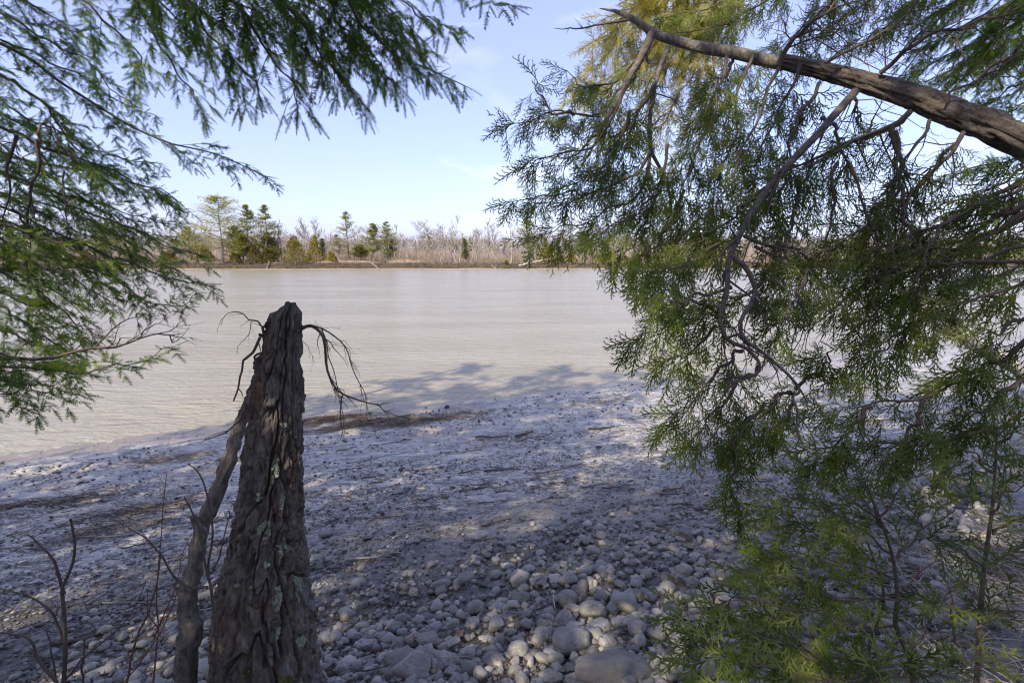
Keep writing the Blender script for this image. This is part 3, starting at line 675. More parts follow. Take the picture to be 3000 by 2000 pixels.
# ---------------------------------------------------------------- hemlock at the left
hb = np.array([-4.6, 1.6, 0.]); hb[2] = float(height(hb[0], hb[1])) - .05
hem = thing('hemlock_tree', 'hemlock with layered dark green boughs reaching in from the left edge', 'tree', hb)
mb = MB(); K = 16; q = np.linspace(0, 1, K)
tubes(mb, hb + np.stack([.12 * np.sin(q * 4), .1 * np.cos(q * 3) - .1, q * 12.5], -1), np.interp(q, [0, .03, 1], [.26, .19, .02]), 12); mb.build('trunk', M['bark_grey'], hem)
HB = [  # px path, Y0, Y1, r0 r1, side length, kw
 ([(-420, -40), (0, 130), (125, 205), (250, 286), (357, 353), (491, 411), (647, 460), (806, 540)], 2.6, 3.3, .016, .003, .34, dict(start=.30, skip=.25)),
 ([(-300, 40), (0, 214), (67, 263), (143, 330), (192, 397), (260, 470), (330, 540)], 2.4, 2.9, .015, .003, .34, dict(start=.3)),
 ([(-300, 220), (0, 366), (103, 415), (223, 464), (312, 495), (420, 540), (530, 625)], 2.5, 3.1, .016, .003, .36, dict(start=.3)),
 ([(-300, 420), (0, 500), (147, 567), (223, 611), (312, 643), (430, 690), (520, 725), (600, 756)], 2.7, 3.3, .014, .003, .40, dict(start=.2)),
 ([(-250, 520), (0, 600), (150, 670), (300, 740), (450, 800), (616, 843)], 2.8, 3.3, .012, .003, .36, dict(start=.2)),
 ([(-250, 330), (0, 440), (150, 480), (330, 520), (470, 560), (536, 612)], 3.0, 3.5, .013, .003, .32, dict(start=.25)),
 ([(-250, 640), (0, 700), (120, 770), (230, 830), (320, 885)], 2.6, 2.9, .012, .003, .30, dict(start=.1)),
 ([(-250, 760), (0, 800), (120, 860), (210, 930), (285, 990)], 2.6, 2.9, .012, .003, .30, dict(start=.1)),
 ([(-250, 560), (0, 660), (100, 700), (250, 740), (330, 790)], 2.4, 2.7, .012, .003, .28, dict(start=.1)),
 ([(-250, 860), (0, 900), (80, 950), (160, 1000), (240, 1050)], 2.4, 2.7, .010, .003, .25, dict(start=.1)),
 ([(-250, 1040), (0, 1073), (156, 1096), (268, 1091), (357, 1069), (446, 1037), (508, 1012)], 2.3, 2.6, .010, .002, .16, dict(start=.1, tint=.62)),
 ([(-250, 1010), (0, 1040), (80, 1060), (170, 1070), (240, 1060)], 2.2, 2.5, .008, .002, .22, dict(start=.1, tint=.6)),
 ([(-250, 1080), (0, 1110), (90, 1140), (160, 1150), (232, 1164)], 2.2, 2.4, .008, .002, .17, dict(start=.1)),
 ([(-200, 1110), (0, 1150), (50, 1180), (110, 1215)], 2.2, 2.3, .006, .002, .14, dict(start=.1)),
 ([(-250, 480), (0, 560), (110, 620), (230, 680), (330, 710), (450, 770)], 3.1, 3.5, .010, .003, .34, dict(start=.2)),
 ([(-250, 600), (0, 640), (120, 700), (220, 780), (300, 830), (380, 870)], 3.0, 3.3, .010, .003, .32, dict(start=.15)),
 ([(-250, 720), (0, 760), (80, 810), (170, 860), (250, 930)], 3.0, 3.2, .010, .003, .34, dict(start=.1)),
 ([(-250, 820), (0, 850), (90, 900), (180, 950), (260, 1010)], 2.9, 3.1, .010, .003, .30, dict(start=.1)),
 ([(-250, 900), (0, 960), (80, 1000), (150, 1030), (230, 1060)], 2.6, 2.8, .008, .003, .24, dict(start=.1)),
 ([(-250, 300), (0, 420), (120, 500), (230, 570), (330, 640), (400, 690)], 2.8, 3.2, .010, .003, .34, dict(start=.2)),
 ([(-250, 680), (0, 720), (200, 760), (350, 830), (480, 900), (590, 860)], 3.2, 3.6, .010, .003, .30, dict(start=.25, skip=.1)),
 ([(-250, 560), (0, 580), (200, 620), (400, 720), (500, 790), (560, 830)], 3.4, 3.7, .010, .003, .34, dict(start=.25, skip=.1)),
 ([(-250, 380), (0, 500), (150, 560), (300, 600), (420, 640), (520, 660)], 3.4, 3.7, .010, .003, .34, dict(start=.25, skip=.1)),
 ([(-250, 200), (0, 330), (120, 400), (260, 500), (350, 570)], 3.4, 3.7, .010, .003, .36, dict(start=.2, skip=.1)),
 # upper left, higher and farther
 ([(-300, -200), (0, -40), (120, 30), (220, 90), (280, 130)], 2.8, 3.2, .012, .003, .34, dict(start=.1)),
 ([(-300, -60), (0, 40), (120, 110), (230, 170), (330, 250), (380, 300)], 2.9, 3.4, .012, .003, .30, dict(start=.1, skip=.2)),
 ([(-300, 40), (0, 120), (130, 170), (260, 240), (370, 300), (470, 340)], 3.1, 3.6, .012, .003, .28, dict(start=.1, skip=.3)),
 ([(50, -250), (180, -60), (290, 40), (370, 120), (420, 200), (430, 245)], 2.6, 2.8, .012, .003, .30, dict(start=.1, tint=.65)),
 ([(200, -250), (350, -60), (430, 60), (490, 170), (560, 260), (590, 330)], 2.2, 2.4, .010, .003, .26, dict(start=.1, tint=.7)),
 ([(-250, 130), (0, 300), (120, 360), (250, 420), (380, 470), (480, 480)], 3.2, 3.6, .010, .003, .30, dict(start=.1, skip=.2)),
]
for pl, y0, y1, a, b, L0, kw in HB:
    kw = {**dict(tint=rng.choice([.35, .5, .7]), tw=.24), **kw}  # lighter tints stand in for sun on some boughs
    z_ = pt(*pl[0], y0)[2]; kw['root'] = (hb[0], hb[1], max(z_ + .3, hb[2] + .8)) if pl[0][0] < 0 else None
    bough(hem, path(pl, y0, y1, 26, .02), a * .75, b * .8, L0 * 1.15, HEM, M['hemlock'], M['bark_twig'], spray=.066, sec=.031, gap=.0118, droop=.2, ang_=(36, 68), **kw)
mb = MB()
for pl, y, a in [([(107, 410), (107, 491), (98, 571), (76, 634), (80, 700), (75, 800)], 2.5, .009), ([(45, 395), (38, 450), (28, 510), (30, 560), (15, 620), (0, 690)], 2.4, .008),
                 ([(180, 500), (190, 560), (186, 620), (192, 700)], 2.6, .004), ([(30, 610), (80, 660), (120, 700)], 2.5, .006), ([(103, 415), (130, 370), (160, 375), (180, 420)], 2.5, .006)]:
    bare_branch(mb, path(pl, y, y + .1, 14, .015), a, .002, 7, .22, .3)
bare_branch(mb, path([(-250, 1090), (0, 1055), (147, 1046), (286, 1020), (357, 1006), (446, 980), (490, 982), (540, 977)], 2.35, 2.6, 18, .01), .011, .0015, 14, .26, -.12, 3)
bare_branch(mb, path([(268, 1022), (310, 985), (380, 935), (450, 925)], 2.5, 2.6, 10, .01), .005, .001, 8, .16, -.1, 2)
mb.build('dead_branch', M['bark_twig'], hem)

# hemlock bough that hangs into the top of the frame, from a tree standing behind the viewpoint
tb = np.array([-1.9, -1.7, 0.]); tb[2] = float(height(tb[0], tb[1])) - .05
top = thing('hemlock_tree', 'hemlock whose close dense needled boughs hang across the top left of the view', 'tree', tb)
mb = MB(); q = np.linspace(0, 1, 16)
tubes(mb, tb + np.stack([.1 * np.sin(q * 4), .1 * np.cos(q * 3) - .1, q * 13.5], -1), np.interp(q, [0, .03, 1], [.28, .2, .02]), 12); mb.build('trunk', M['bark_grey'], top)
TB = [
 ([(700, -900), (900, -300), (1000, -60), (1060, 75), (1110, 125), (1160, 165), (1250, 200), (1364, 256)], 1.2, 1.7, .012, .002, .16, dict(start=.35)),
 ([(800, -700), (960, -200), (1080, -60), (1180, 10), (1260, 60), (1330, 70)], 1.3, 1.7, .008, .002, .13, dict(start=.3)),
 ([(900, -700), (1100, -220), (1280, -60), (1400, -20), (1505, 28)], 1.4, 1.7, .007, .002, .06, dict(start=.3)),
 ([(500, -800), (700, -250), (820, -20), (900, 90), (960, 180), (1010, 250), (1070, 318)], 1.2, 1.6, .011, .002, .17, dict(start=.3)),
 ([(400, -800), (560, -250), (660, -30), (730, 80), (800, 170), (860, 250), (868, 318)], 1.15, 1.5, .011, .002, .17, dict(start=.3)),
 ([(250, -700), (420, -250), (520, -40), (600, 70), (680, 170), (740, 240), (765, 285)], 1.2, 1.5, .010, .002, .16, dict(start=.3)),
 ([(600, -700), (760, -250), (870, -40), (960, 60), (1050, 160), (1140, 230), (1185, 275)], 1.5, 1.85, .010, .002, .17, dict(start=.3)),
 ([(150, -700), (300, -250), (400, -60), (500, 40), (600, 130), (680, 210), (725, 310)], 1.7, 2.0, .010, .002, .19, dict(start=.3, tint=.5)),
 ([(500, -700), (650, -250), (760, -60), (850, 20), (940, 110), (985, 200), (985, 300)], 1.7, 2.0, .010, .002, .17, dict(start=.3)),
 ([(700, -700), (880, -250), (1000, -90), (1090, -20), (1170, 70), (1220, 130), (1275, 160)], 1.6, 1.9, .010, .002, .16, dict(start=.3)),
 ([(450, -700), (620, -250), (720, -80), (800, 0), (880, 60), (930, 130), (960, 210)], 1.35, 1.6, .010, .002, .18, dict(start=.3)),
 ([(350, -700), (520, -250), (600, -80), (680, 0), (770, 80), (830, 150), (860, 200)], 1.5, 1.8, .010, .002, .18, dict(start=.3)),
 ([(800, -700), (940, -250), (1030, -60), (1100, 60), (1180, 120), (1240, 170)], 1.35, 1.6, .010, .002, .16, dict(start=.3)),
 ([(650, -700), (800, -250), (900, -60), (980, 40), (1060, 130), (1120, 200), (1150, 255)], 1.3, 1.55, .010, .002, .16, dict(start=.3)),
 ([(200, -600), (380, -250), (450, -90), (540, -10), (610, 50), (690, 100), (740, 170)], 1.6, 1.8, .010, .002, .20, dict(start=.3)),
 ([(700, -600), (850, -250), (950, -100), (1030, -30), (1120, 20), (1190, 60), (1240, 110)], 1.45, 1.7, .010, .002, .16, dict(start=.3)),
 ([(100, -600), (330, -250), (470, -90), (600, -20), (720, 30), (830, 90), (900, 150)], 1.4, 1.6, .010, .002, .18, dict(start=.3)),
]
for pl, y0, y1, a, b, L0, kw in TB:
    kw = {**dict(tint=.36), **kw}
    bough(top, path(pl, y0, y1, 26, .012), a * .6, b * .7, L0, HEMN, M['hemlock'], M['bark_twig'], spray=.056, sec=.020, gap=.0115, droop=.35, ang_=(35, 65), **kw)

# ---------------------------------------------------------------- the leaning cedar at the right
cb = np.array([4.1, 0.9, 0.]); cb[2] = float(height(cb[0], cb[1])) - .1
ced = thing('cedar_tree', 'old cedar with thick bare trunk arching in from right over the shore', 'tree', cb)
ctr = np.vstack([[cb, cb + [-.15, .15, .5]], [pt(3420, 640, 2.25), pt(3000, 412, 2.5), pt(2830, 345, 2.65), pt(2670, 285, 2.8), pt(2480, 226, 2.95), pt(2290, 180, 3.1)]])
P = catmull(ctr, 60); K = len(P)
rr_ = np.interp(np.linspace(0, 1, K), [0, .1, .42, .57, .72, .86, 1], [.15, .11, .063, .058, .051, .043, .034])
a = np.linspace(0, 2 * math.pi, 41)[:-1]
Tn = nrm(np.gradient(P, axis=0)); U = nrm(np.cross(Tn, [0, 1., 0.])); W_ = np.cross(Tn, U)
pk = np.arange(K)[:, None]; th = a[None, :]
bk = np.abs(fbm(np.cos(th) * 4.5, np.sin(th) * 4.5, pk * .16, 3, 31))
disp = .72 + .42 * np.clip(bk / .35, 0, 1) + .12 * fbm(np.cos(th) * 9, np.sin(th) * 9, pk * .5, 2, 5)
Vt = P[:, None, :] + (rr_[:, None] * disp)[..., None] * (np.cos(th)[..., None] * U[:, None, :] + np.sin(th)[..., None] * W_[:, None, :])
qd = gridq(K, 41); qd = (qd // 41) * 40 + (qd % 41) % 40
mb = MB(); mb.add(Vt.reshape(-1, 3), None, qd); mb.add(np.vstack([Vt[-1], P[-1]]), [[i_, (i_ + 1) % 40, 40] for i_ in range(40)])
mb.build('trunk', M['bark_cedar'], ced)
mb = MB()
Pe = path([(2300, 184), (2200, 165), (2134, 150), (2060, 140), (2000, 125), (1915, 98), (1848, 54), (1803, 31), (1754, 27)], 3.1, 3.5, 30, .01)
tubes(mb, Pe, np.interp(np.linspace(0, 1, 30), [0, .5, .72, 1], [.036, .030, .020, .003]), 10)
o = mb.build('limb', M['bark_grey'], ced); o['label'] = 'paler weathered upper end of the leaning trunk'
mb = MB(); bare_branch(mb, path([(1848, 58), (1780, 68), (1696, 90), (1660, 84), (1626, 84)], 3.3, 3.4, 12, .01), .007, .0015, 5, .1, 0, 1)
bare_branch(mb, path([(1915, 98), (1875, 170), (1840, 240), (1780, 350), (1750, 400)], 3.3, 3.2, 16, .015), .026, .008, 5, .3, .2, 2)
bare_branch(mb, path([(1955, 138), (1924, 223), (1910, 312), (1906, 437), (1950, 526), (1960, 620), (1930, 700)], 3.3, 3.1, 18, .02), .018, .005, 10, .3, .2, 2)
mb.build('branch', M['bark_cedar'], ced)
# the long crooked branch that hangs down in front, and its twin
mb = MB()
bare_branch(mb, path([(2513, 262), (2460, 320), (2400, 388), (2312, 482), (2223, 585), (2165, 696), (2140, 760), (2129, 850), (2107, 925), (2120, 985), (2192, 1020), (2223, 1078), (2180, 1110), (2130, 1125)], 2.65, 2.15, 44, .012), .020, .005, 16, .3, .3, 2)
bare_branch(mb, path([(2152, 747), (2200, 810), (2214, 868), (2170, 930), (2179, 993), (2245, 1046), (2335, 1131), (2328, 1170), (2335, 1230), (2348, 1285)], 2.3, 2.1, 30, .008), .012, .003, 14, .22, .3, 2)
o = mb.build('branch', M['bark_cedar'], ced); o['label'] = 'long crooked bare branch hanging down in front'
mb = MB()
for pl, y0, y1, a_ in [([(2680, 330), (2590, 385), (2470, 430), (2330, 480), (2240, 520)], 2.75, 2.6, .016), ([(2740, 345), (2690, 440), (2620, 520), (2590, 620)], 2.7, 2.6, .010),
      ([(2830, 390), (2770, 440), (2720, 520), (2640, 600), (2560, 660)], 2.6, 2.5, .012), ([(2500, 280), (2515, 330), (2522, 380)], 2.8, 2.8, .010), ([(2610, 380), (2635, 440), (2640, 500), (2600, 560), (2620, 640), (2640, 740)], 2.6, 2.5, .013),
      ([(2415, 330), (2460, 400), (2480, 480), (2500, 540)], 2.7, 2.6, .010), ([(2567, 219), (2640, 150), (2781, 89), (2900, 60), (3050, 40)], 2.85, 2.5, .012), ([(2280, 190), (2330, 110), (2400, 50), (2490, -10)], 3.0, 2.8, .016),
      ([(2430, 175), (2560, 110), (2640, 60), (2700, -10)], 2.9, 2.7, .009), ([(2760, 295), (2850, 240), (2950, 180), (3060, 130)], 2.65, 2.4, .008), ([(3060, 565), (2930, 640), (2840, 690), (2700, 750)], 2.2, 2.4, .018),
      ([(3060, 610), (2900, 690), (2780, 750), (2640, 810), (2480, 860)], 2.3, 2.5, .014), ([(3060, 772), (2900, 772), (2740, 770), (2600, 800)], 2.1, 2.3, .011), ([(3060, 480), (2950, 560), (2820, 620), (2650, 690)], 2.4, 2.5, .015),
      ([(2650, 540), (2660, 640), (2700, 740), (2720, 820)], 2.4, 2.4, .009), ([(2480, 480), (2530, 600), (2560, 700), (2550, 840)], 2.5, 2.4, .008), ([(2190, 690), (2260, 720), (2360, 750), (2460, 775)], 2.5, 2.5, .010),
      ([(2210, 730), (2300, 760), (2400, 800)], 2.5, 2.5, .008), ([(2700, 760), (2560, 820), (2420, 930), (2310, 960)], 2.4, 2.4, .009)]:
    bare_branch(mb, path(pl, y0, y1, 16, .02), a_, .002, 16, .36, .25, 4)
o = mb.build('dead_branch', M['bark_twig'], ced); o['label'] = 'tangle of bare dark branches under the leaning trunk'

CB = [  # px path, Y0, Y1, side length, kw
 ([(1840, 240), (1760, 330), (1690, 330), (1600, 335), (1485, 372)], 3.3, 3.2, .16, {}), ([(1690, 330), (1620, 335), (1585, 290), (1570, 238)], 3.2, 3.2, .09, {}),
 ([(1840, 250), (1760, 400), (1700, 440), (1620, 455), (1525, 490)], 3.2, 3.1, .17, {}), ([(1906, 437), (1850, 520), (1750, 560), (1640, 565), (1505, 592)], 3.1, 3.0, .16, dict(skip=.25)),
 ([(1906, 437), (1880, 560), (1780, 620), (1660, 660), (1570, 695)], 3.1, 3.0, .17, dict(skip=.15)), ([(1950, 526), (1900, 640), (1850, 720), (1810, 790)], 3.1, 3.0, .15, {}),
 ([(1875, 170), (1800, 240), (1720, 250), (1655, 210)], 3.3, 3.3, .15, {}), ([(1850, 330), (1790, 450), (1760, 500), (1690, 530)], 3.1, 3.0, .15, {}),
 ([(1960, 430), (1930, 560), (1840, 640), (1730, 690)], 3.0, 2.9, .16, dict(skip=.1)), ([(1930, 230), (1870, 330), (1830, 420), (1800, 520)], 3.2, 3.1, .15, {}),
 ([(2000, 560), (1950, 680), (1900, 760), (1880, 850)], 2.9, 2.8, .15, {}), ([(2040, 640), (1980, 740), (1950, 800), (1930, 850)], 2.8, 2.7, .15, {}),
 # above the trunk
 ([(2500, -260), (2300, -40), (2180, 40), (2060, 90), (1960, 100)], 3.6, 4.0, .25, dict(tint=.55)), ([(2350, -260), (2200, -60), (2100, 10), (2010, 40), (1950, 50)], 3.9, 4.2, .24, dict(tint=.7)),
 ([(2650, -260), (2480, -40), (2380, 60), (2290, 130), (2200, 200)], 3.5, 3.8, .25, dict(tint=.5)), ([(2700, -200), (2560, -10), (2460, 70), (2380, 160)], 3.5, 3.6, .22, {}),
 ([(2900, -200), (2720, -20), (2600, 70), (2500, 130)], 3.5, 3.6, .18, dict(skip=.3)), 
 ([(2150, 165), (2130, 210), (2090, 280), (2060, 360)], 3.2, 3.1, .16, {}),
 # hanging under the trunk
 ([(2134, 165), (2100, 300), (2060, 420), (2010, 540), (1985, 650)], 3.0, 2.8, .22, {}), ([(2277, 200), (2230, 330), (2180, 450), (2120, 560), (2050, 660)], 3.0, 2.7, .22, {}),
 ([(2400, 240), (2340, 360), (2310, 480), (2290, 620), (2270, 760)], 2.8, 2.6, .22, {}), ([(2667, 335), (2570, 390), (2450, 440), (2320, 520), (2230, 600)], 2.7, 2.5, .18, dict(skip=.2)),
 ([(2620, 390), (2640, 500), (2600, 600), (2560, 720), (2500, 820)], 2.6, 2.4, .22, {}), ([(2820, 390), (2740, 500), (2680, 570), (2600, 640), (2480, 700), (2350, 760)], 2.5, 2.4, .2, {}),
 ([(2200, 170), (2160, 290), (2150, 400), (2110, 500), (2090, 610)], 3.1, 2.9, .2, {}), ([(2340, 200), (2290, 320), (2240, 420), (2210, 520)], 3.0, 2.8, .2, {}),
 ([(2160, 700), (2100, 720), (2030, 760), (1960, 790), (1880, 800)], 2.6, 2.5, .18, {}), ([(2240, 560), (2160, 620), (2070, 690), (2000, 740)], 2.6, 2.6, .18, {}),
 ([(2330, 520), (2330, 640), (2290, 760), (2260, 860)], 2.6, 2.4, .2, {}), ([(2450, 480), (2440, 600), (2420, 720), (2390, 840)], 2.6, 2.4, .22, {}),
 # from the right edge
 ([(3060, 500), (2940, 580), (2800, 640), (2650, 700), (2520, 760)], 2.3, 2.4, .2, {}), ([(3060, 600), (2880, 700), (2740, 770), (2600, 830), (2420, 890)], 2.2, 2.4, .2, {}),
 ([(3060, 700), (2900, 760), (2760, 800), (2600, 860)], 2.1, 2.3, .2, {}), ([(3060, 800), (2900, 860), (2780, 900), (2660, 950)], 2.1, 2.2, .18, {}),
 ([(3060, 960), (2930, 1050), (2848, 1100), (2714, 1162), (2558, 1180), (2420, 1195)], 2.0, 2.2, .16, dict(skip=.1)), ([(3060, 1190), (2900, 1255), (2750, 1290), (2600, 1300), (2420, 1310)], 1.9, 2.1, .15, dict(skip=.1)),
 ([(3060, 1080), (2960, 1150), (2860, 1220), (2760, 1260)], 1.9, 2.0, .15, {}), ([(3060, 440), (2980, 500), (2890, 560), (2790, 590)], 2.4, 2.5, .17, {}),
 ([(3060, 880), (2950, 960), (2880, 1010), (2800, 1080)], 2.0, 2.1, .16, {}), ([(2760, 900), (2680, 960), (2600, 1020), (2540, 1100)], 2.2, 2.2, .15, {}),
 ([(2600, 800), (2560, 900), (2520, 1000), (2490, 1080)], 2.3, 2.2, .14, {}), ([(2800, 640), (2740, 700), (2690, 800), (2660, 880)], 2.3, 2.2, .17, {}),
 # hanging tips low in the middle
 ([(2115, 940), (2060, 890), (1990, 880), (1900, 855)], 2.5, 2.4, .15, {}), ([(2129, 850), (2060, 860), (1980, 900), (1920, 960), (1860, 1000)], 2.5, 2.4, .15, {}),
 ([(2107, 948), (2060, 1000), (2010, 1040), (1955, 1060)], 2.5, 2.4, .13, {}), ([(2180, 1020), (2120, 1070), (2060, 1140), (2000, 1200), (1955, 1240)], 2.4, 2.3, .13, {}),
 ([(2223, 1078), (2160, 1120), (2100, 1200), (2020, 1290)], 2.4, 2.3, .12, {}), ([(2335, 1140), (2270, 1170), (2200, 1230), (2150, 1300)], 2.4, 2.3, .12, {}),
 ([(2240, 1180), (2180, 1260), (2152, 1350), (2150, 1440), (2165, 1528)], 2.3, 2.2, .045, dict(droop=.6)), ([(2335, 1131), (2390, 1100), (2430, 1060), (2420, 1000)], 2.4, 2.3, .11, {}),
 ([(2250, 800), (2200, 860), (2120, 900), (2060, 930)], 2.5, 2.4, .15, {}), ([(2380, 780), (2340, 860), (2300, 920), (2270, 980)], 2.4, 2.3, .15, {}), ([(2330, 1170), (2290, 1240), (2260, 1290), (2200, 1310)], 2.3, 2.3, .09, {}),
 ([(2560, 1180), (2520, 1230), (2470, 1280), (2400, 1360)], 2.1, 2.1, .12, {}), ([(2700, 1170), (2680, 1250), (2650, 1330), (2600, 1390)], 2.0, 2.0, .13, {}),
]
for pl, y0, y1, L0, kw in CB:
    kw = {**dict(tint=.36, droop=.45, tw=.24, skip=.2), **kw}
    kw['root'] = pt(3420, 640, 2.25) if pl[0][0] > 3000 else None
    bough(ced, path(pl, y0, y1, 24, .02), .010, .002, L0, CED, M['cedar'], M['bark_twig'], spray=.165, sec=.050, gap=.028, ang_=(25, 64), flat=1.0, start=.05, plane=(.15, -.9, .45), hang=.22, **kw)

# second tree behind it: fine hemlock-like boughs at the top right, and the cedar behind the left end, its sunlight painted in as yellow
h2 = np.array([4.6, 3.4, 0.]); h2[2] = float(height(h2[0], h2[1])) - .1
hr = thing('hemlock_tree', 'hemlock with bright green boughs filling the top right corner', 'tree', h2)
mb = MB(); q = np.linspace(0, 1, 14); tubes(mb, h2 + np.stack([.1 * np.sin(q * 4), .1 * np.cos(q * 3) - .1, q * 9.5], -1), np.interp(q, [0, .03, 1], [.2, .15, .02]), 12); mb.build('trunk', M['bark_grey'], hr)
for pl, y0, y1, L0, kw in [
  ([(3300, -120), (3000, -10), (2850, 60), (2720, 130), (2640, 210)], 3.4, 3.6, .40, {}), ([(3300, 0), (3050, 90), (2920, 150), (2800, 210), (2700, 240)], 3.3, 3.4, .38, {}), ([(3300, 120), (3100, 200), (2960, 260), (2880, 320)], 3.2, 3.3, .28, {}),
  ([(3200, -300), (2950, -90), (2830, -20), (2740, 40)], 3.5, 3.6, .42, {}), ([(3100, -60), (2950, 60), (2850, 160), (2780, 250)], 3.0, 3.1, .3, {}), ([(3300, 210), (3100, 270), (3000, 300), (2950, 340)], 3.0, 3.0, .2, {}),
  ([(3250, -60), (3040, 40), (2900, 110), (2760, 170), (2680, 230)], 3.6, 3.8, .36, {}), ([(3300, 60), (3080, 130), (2960, 190), (2860, 270)], 3.7, 3.8, .34, {}), ([(3100, -250), (2900, -60), (2780, 30), (2690, 110)], 3.7, 3.9, .36, {}), ([(2900, -260), (2760, -60), (2660, 20), (2600, 80)], 3.7, 3.9, .3, {}), ([(3300, -60), (3120, 60), (3000, 130), (2900, 230)], 3.0, 3.1, .3, {}),
  ([(3200, -200), (3060, -30), (2960, 40), (2880, 120)], 2.9, 3.0, .3, {}),
  ([(3300, 380), (3080, 430), (2940, 470), (2820, 500), (2740, 530)], 3.5, 3.4, .25, {}), ([(3300, 520), (3050, 580), (2900, 590), (2740, 640)], 3.5, 3.3, .25, {}), ([(3300, 700), (3050, 760), (2880, 820), (2700, 850), (2560, 880)], 3.4, 3.2, .25, {}),
  ([(3300, 640), (3060, 690), (2900, 720), (2740, 740), (2600, 740)], 3.6, 3.4, .25, {})]:
    kw['root'] = (h2[0], h2[1], max(pt(*pl[0], y0)[2] + .2, h2[2] + .8))
    bough(hr, path(pl, y0, y1, 24, .02), .011, .003, L0, HEM, M['hemlock'], M['bark_twig'], spray=.070, sec=.030, gap=.0095, droop=.25, tint=.66, start=.1, ang_=(28, 52), **kw)
y2 = np.array([1.6, 5.4, 0.]); y2[2] = float(height(y2[0], y2[1])) - .1
yb = np.array([7.4, 4.0, 0.]); yb[2] = float(height(yb[0], yb[1])) - .1
yc = thing('cedar_tree', 'sunlit yellowish cedar boughs behind the far end of the leaning trunk', 'tree', yb)
mb = MB(); tubes(mb, catmull([yb, yb + [-.1, 0, 2.5], yb + [-.5, .1, 5.5], pt(2700, -700, 4.5), pt(2300, -420, 4.6)], 20), np.linspace(.13, .02, 20), 9); mb.build('trunk', M['bark_cedar'], yc)
for pl, L0 in [([(2320, -420), (2050, -120), (1930, -30), (1850, 20), (1770, 50)], .2), ([(2320, -420), (2060, -80), (1930, 30), (1830, 100), (1750, 190), (1700, 240)], .24), ([(2320, -420), (2080, -40), (1960, 90), (1870, 170), (1780, 230), (1670, 290)], .24), ([(2320, -420), (2100, 0), (2000, 120), (1930, 240), (1860, 330), (1800, 400)], .24),
               ([(2320, -420), (2120, 40), (2040, 180), (1980, 300), (1920, 420)], .22), ([(2320, -420), (2060, -100), (1900, -10), (1800, 90), (1720, 130)], .2), ([(2320, -420), (2130, 60), (2080, 220), (2040, 360), (1990, 480)], .2), ([(2320, -420), (2060, -60), (1990, 60), (1920, 130), (1860, 230)], .2)]:
    bough(yc, path(pl, 4.6, 4.4, 20, .03), .012, .003, L0, CED, M['cedar_sun_tint'], M['bark_twig'], spray=.18, sec=.05, gap=.022, droop=.4, tint=.45, flat=.8, start=.35, plane=(.1, -.8, .5), hang=.1)

# grey snag behind the boughs at the right
mb = MB(); sb = gpt(3090, 1170)
P = catmull([sb - [0, 0, .15], pt(2990, 1085, sb[1] - .4), pt(2860, 1010, sb[1] - .6), pt(2740, 930, sb[1] - .7), pt(2640, 850, sb[1] - .8)], 24)
tubes(mb, P, np.linspace(.15, .10, 24) * (1 + .1 * rng.normal(0, 1, 24)), 12, cap=True)
tag(mb.build('dead_snag', M['bark_snag'], None, True, None, P[0]), 'pale grey dead trunk leaning behind cedar boughs at right', 'dead trunk')

# ---------------------------------------------------------------- young cedars at the lower right
def sapling(base, stem, Y, r0, label, boughs, tint):
    b = np.array(base); t = thing('cedar_sapling', label, 'young tree', b)
    mb = MB(); P = catmull([b] + [pt(x, y, Y) for x, y in stem], 18); tubes(mb, P, np.linspace(r0, .003, 18), 7); mb.build('stem', M['bark_twig'], t)
    for pl, y0, y1, L0 in boughs:
        bough(t, path(pl, y0, y1, 20, .012), .005, .0012, L0 * 1.15, CEDS, M['cedar'], M['bark_twig'], spray=.125, sec=.050, gap=.032, droop=.12, tint=tint, tw=.26, flat=1.1, skip=.15, start=.12, ang_=(28, 58), plane=(0, -.5, .85))
def gy(x, y): return (x, y, float(height(x, y)) - .03)
p1 = pt(2690, 2010, 1.75); p2 = pt(2866, 2010, 1.7); p3 = pt(2560, 2020, 1.85); p4 = pt(2420, 2060, 1.6)
sapling(gy(p1[0], p1[1]), [(2670, 1947), (2625, 1836), (2629, 1746), (2616, 1635), (2580, 1523), (2540, 1420)], 1.75, .012, 'young cedar with curved stem and yellow green sprays spreading left', [
  ([(2625, 1836), (2500, 1830), (2350, 1790), (2180, 1760), (2000, 1800)], 1.75, 1.65, .14), ([(2660, 1920), (2500, 1930), (2320, 1900), (2150, 1880), (2010, 1890)], 1.7, 1.6, .15),
  ([(2630, 1760), (2500, 1760), (2380, 1720), (2270, 1690), (2180, 1665)], 1.75, 1.75, .15), ([(2625, 1700), (2540, 1660), (2430, 1640), (2320, 1630), (2260, 1640)], 1.8, 1.8, .14),
  ([(2616, 1635), (2540, 1560), (2440, 1500), (2330, 1460), (2280, 1490)], 1.8, 1.8, .13), ([(2590, 1540), (2500, 1470), (2420, 1420), (2330, 1390)], 1.8, 1.8, .12),
  ([(2580, 1523), (2620, 1450), (2660, 1400), (2720, 1370)], 1.75, 1.7, .12), ([(2616, 1640), (2700, 1560), (2780, 1500), (2850, 1480)], 1.7, 1.7, .11), ([(2640, 1880), (2540, 1980), (2420, 2000), (2280, 1990)], 1.65, 1.55, .14),
  ([(2600, 1560), (2540, 1440), (2500, 1360), (2480, 1300)], 1.8, 1.85, .10)], .5)
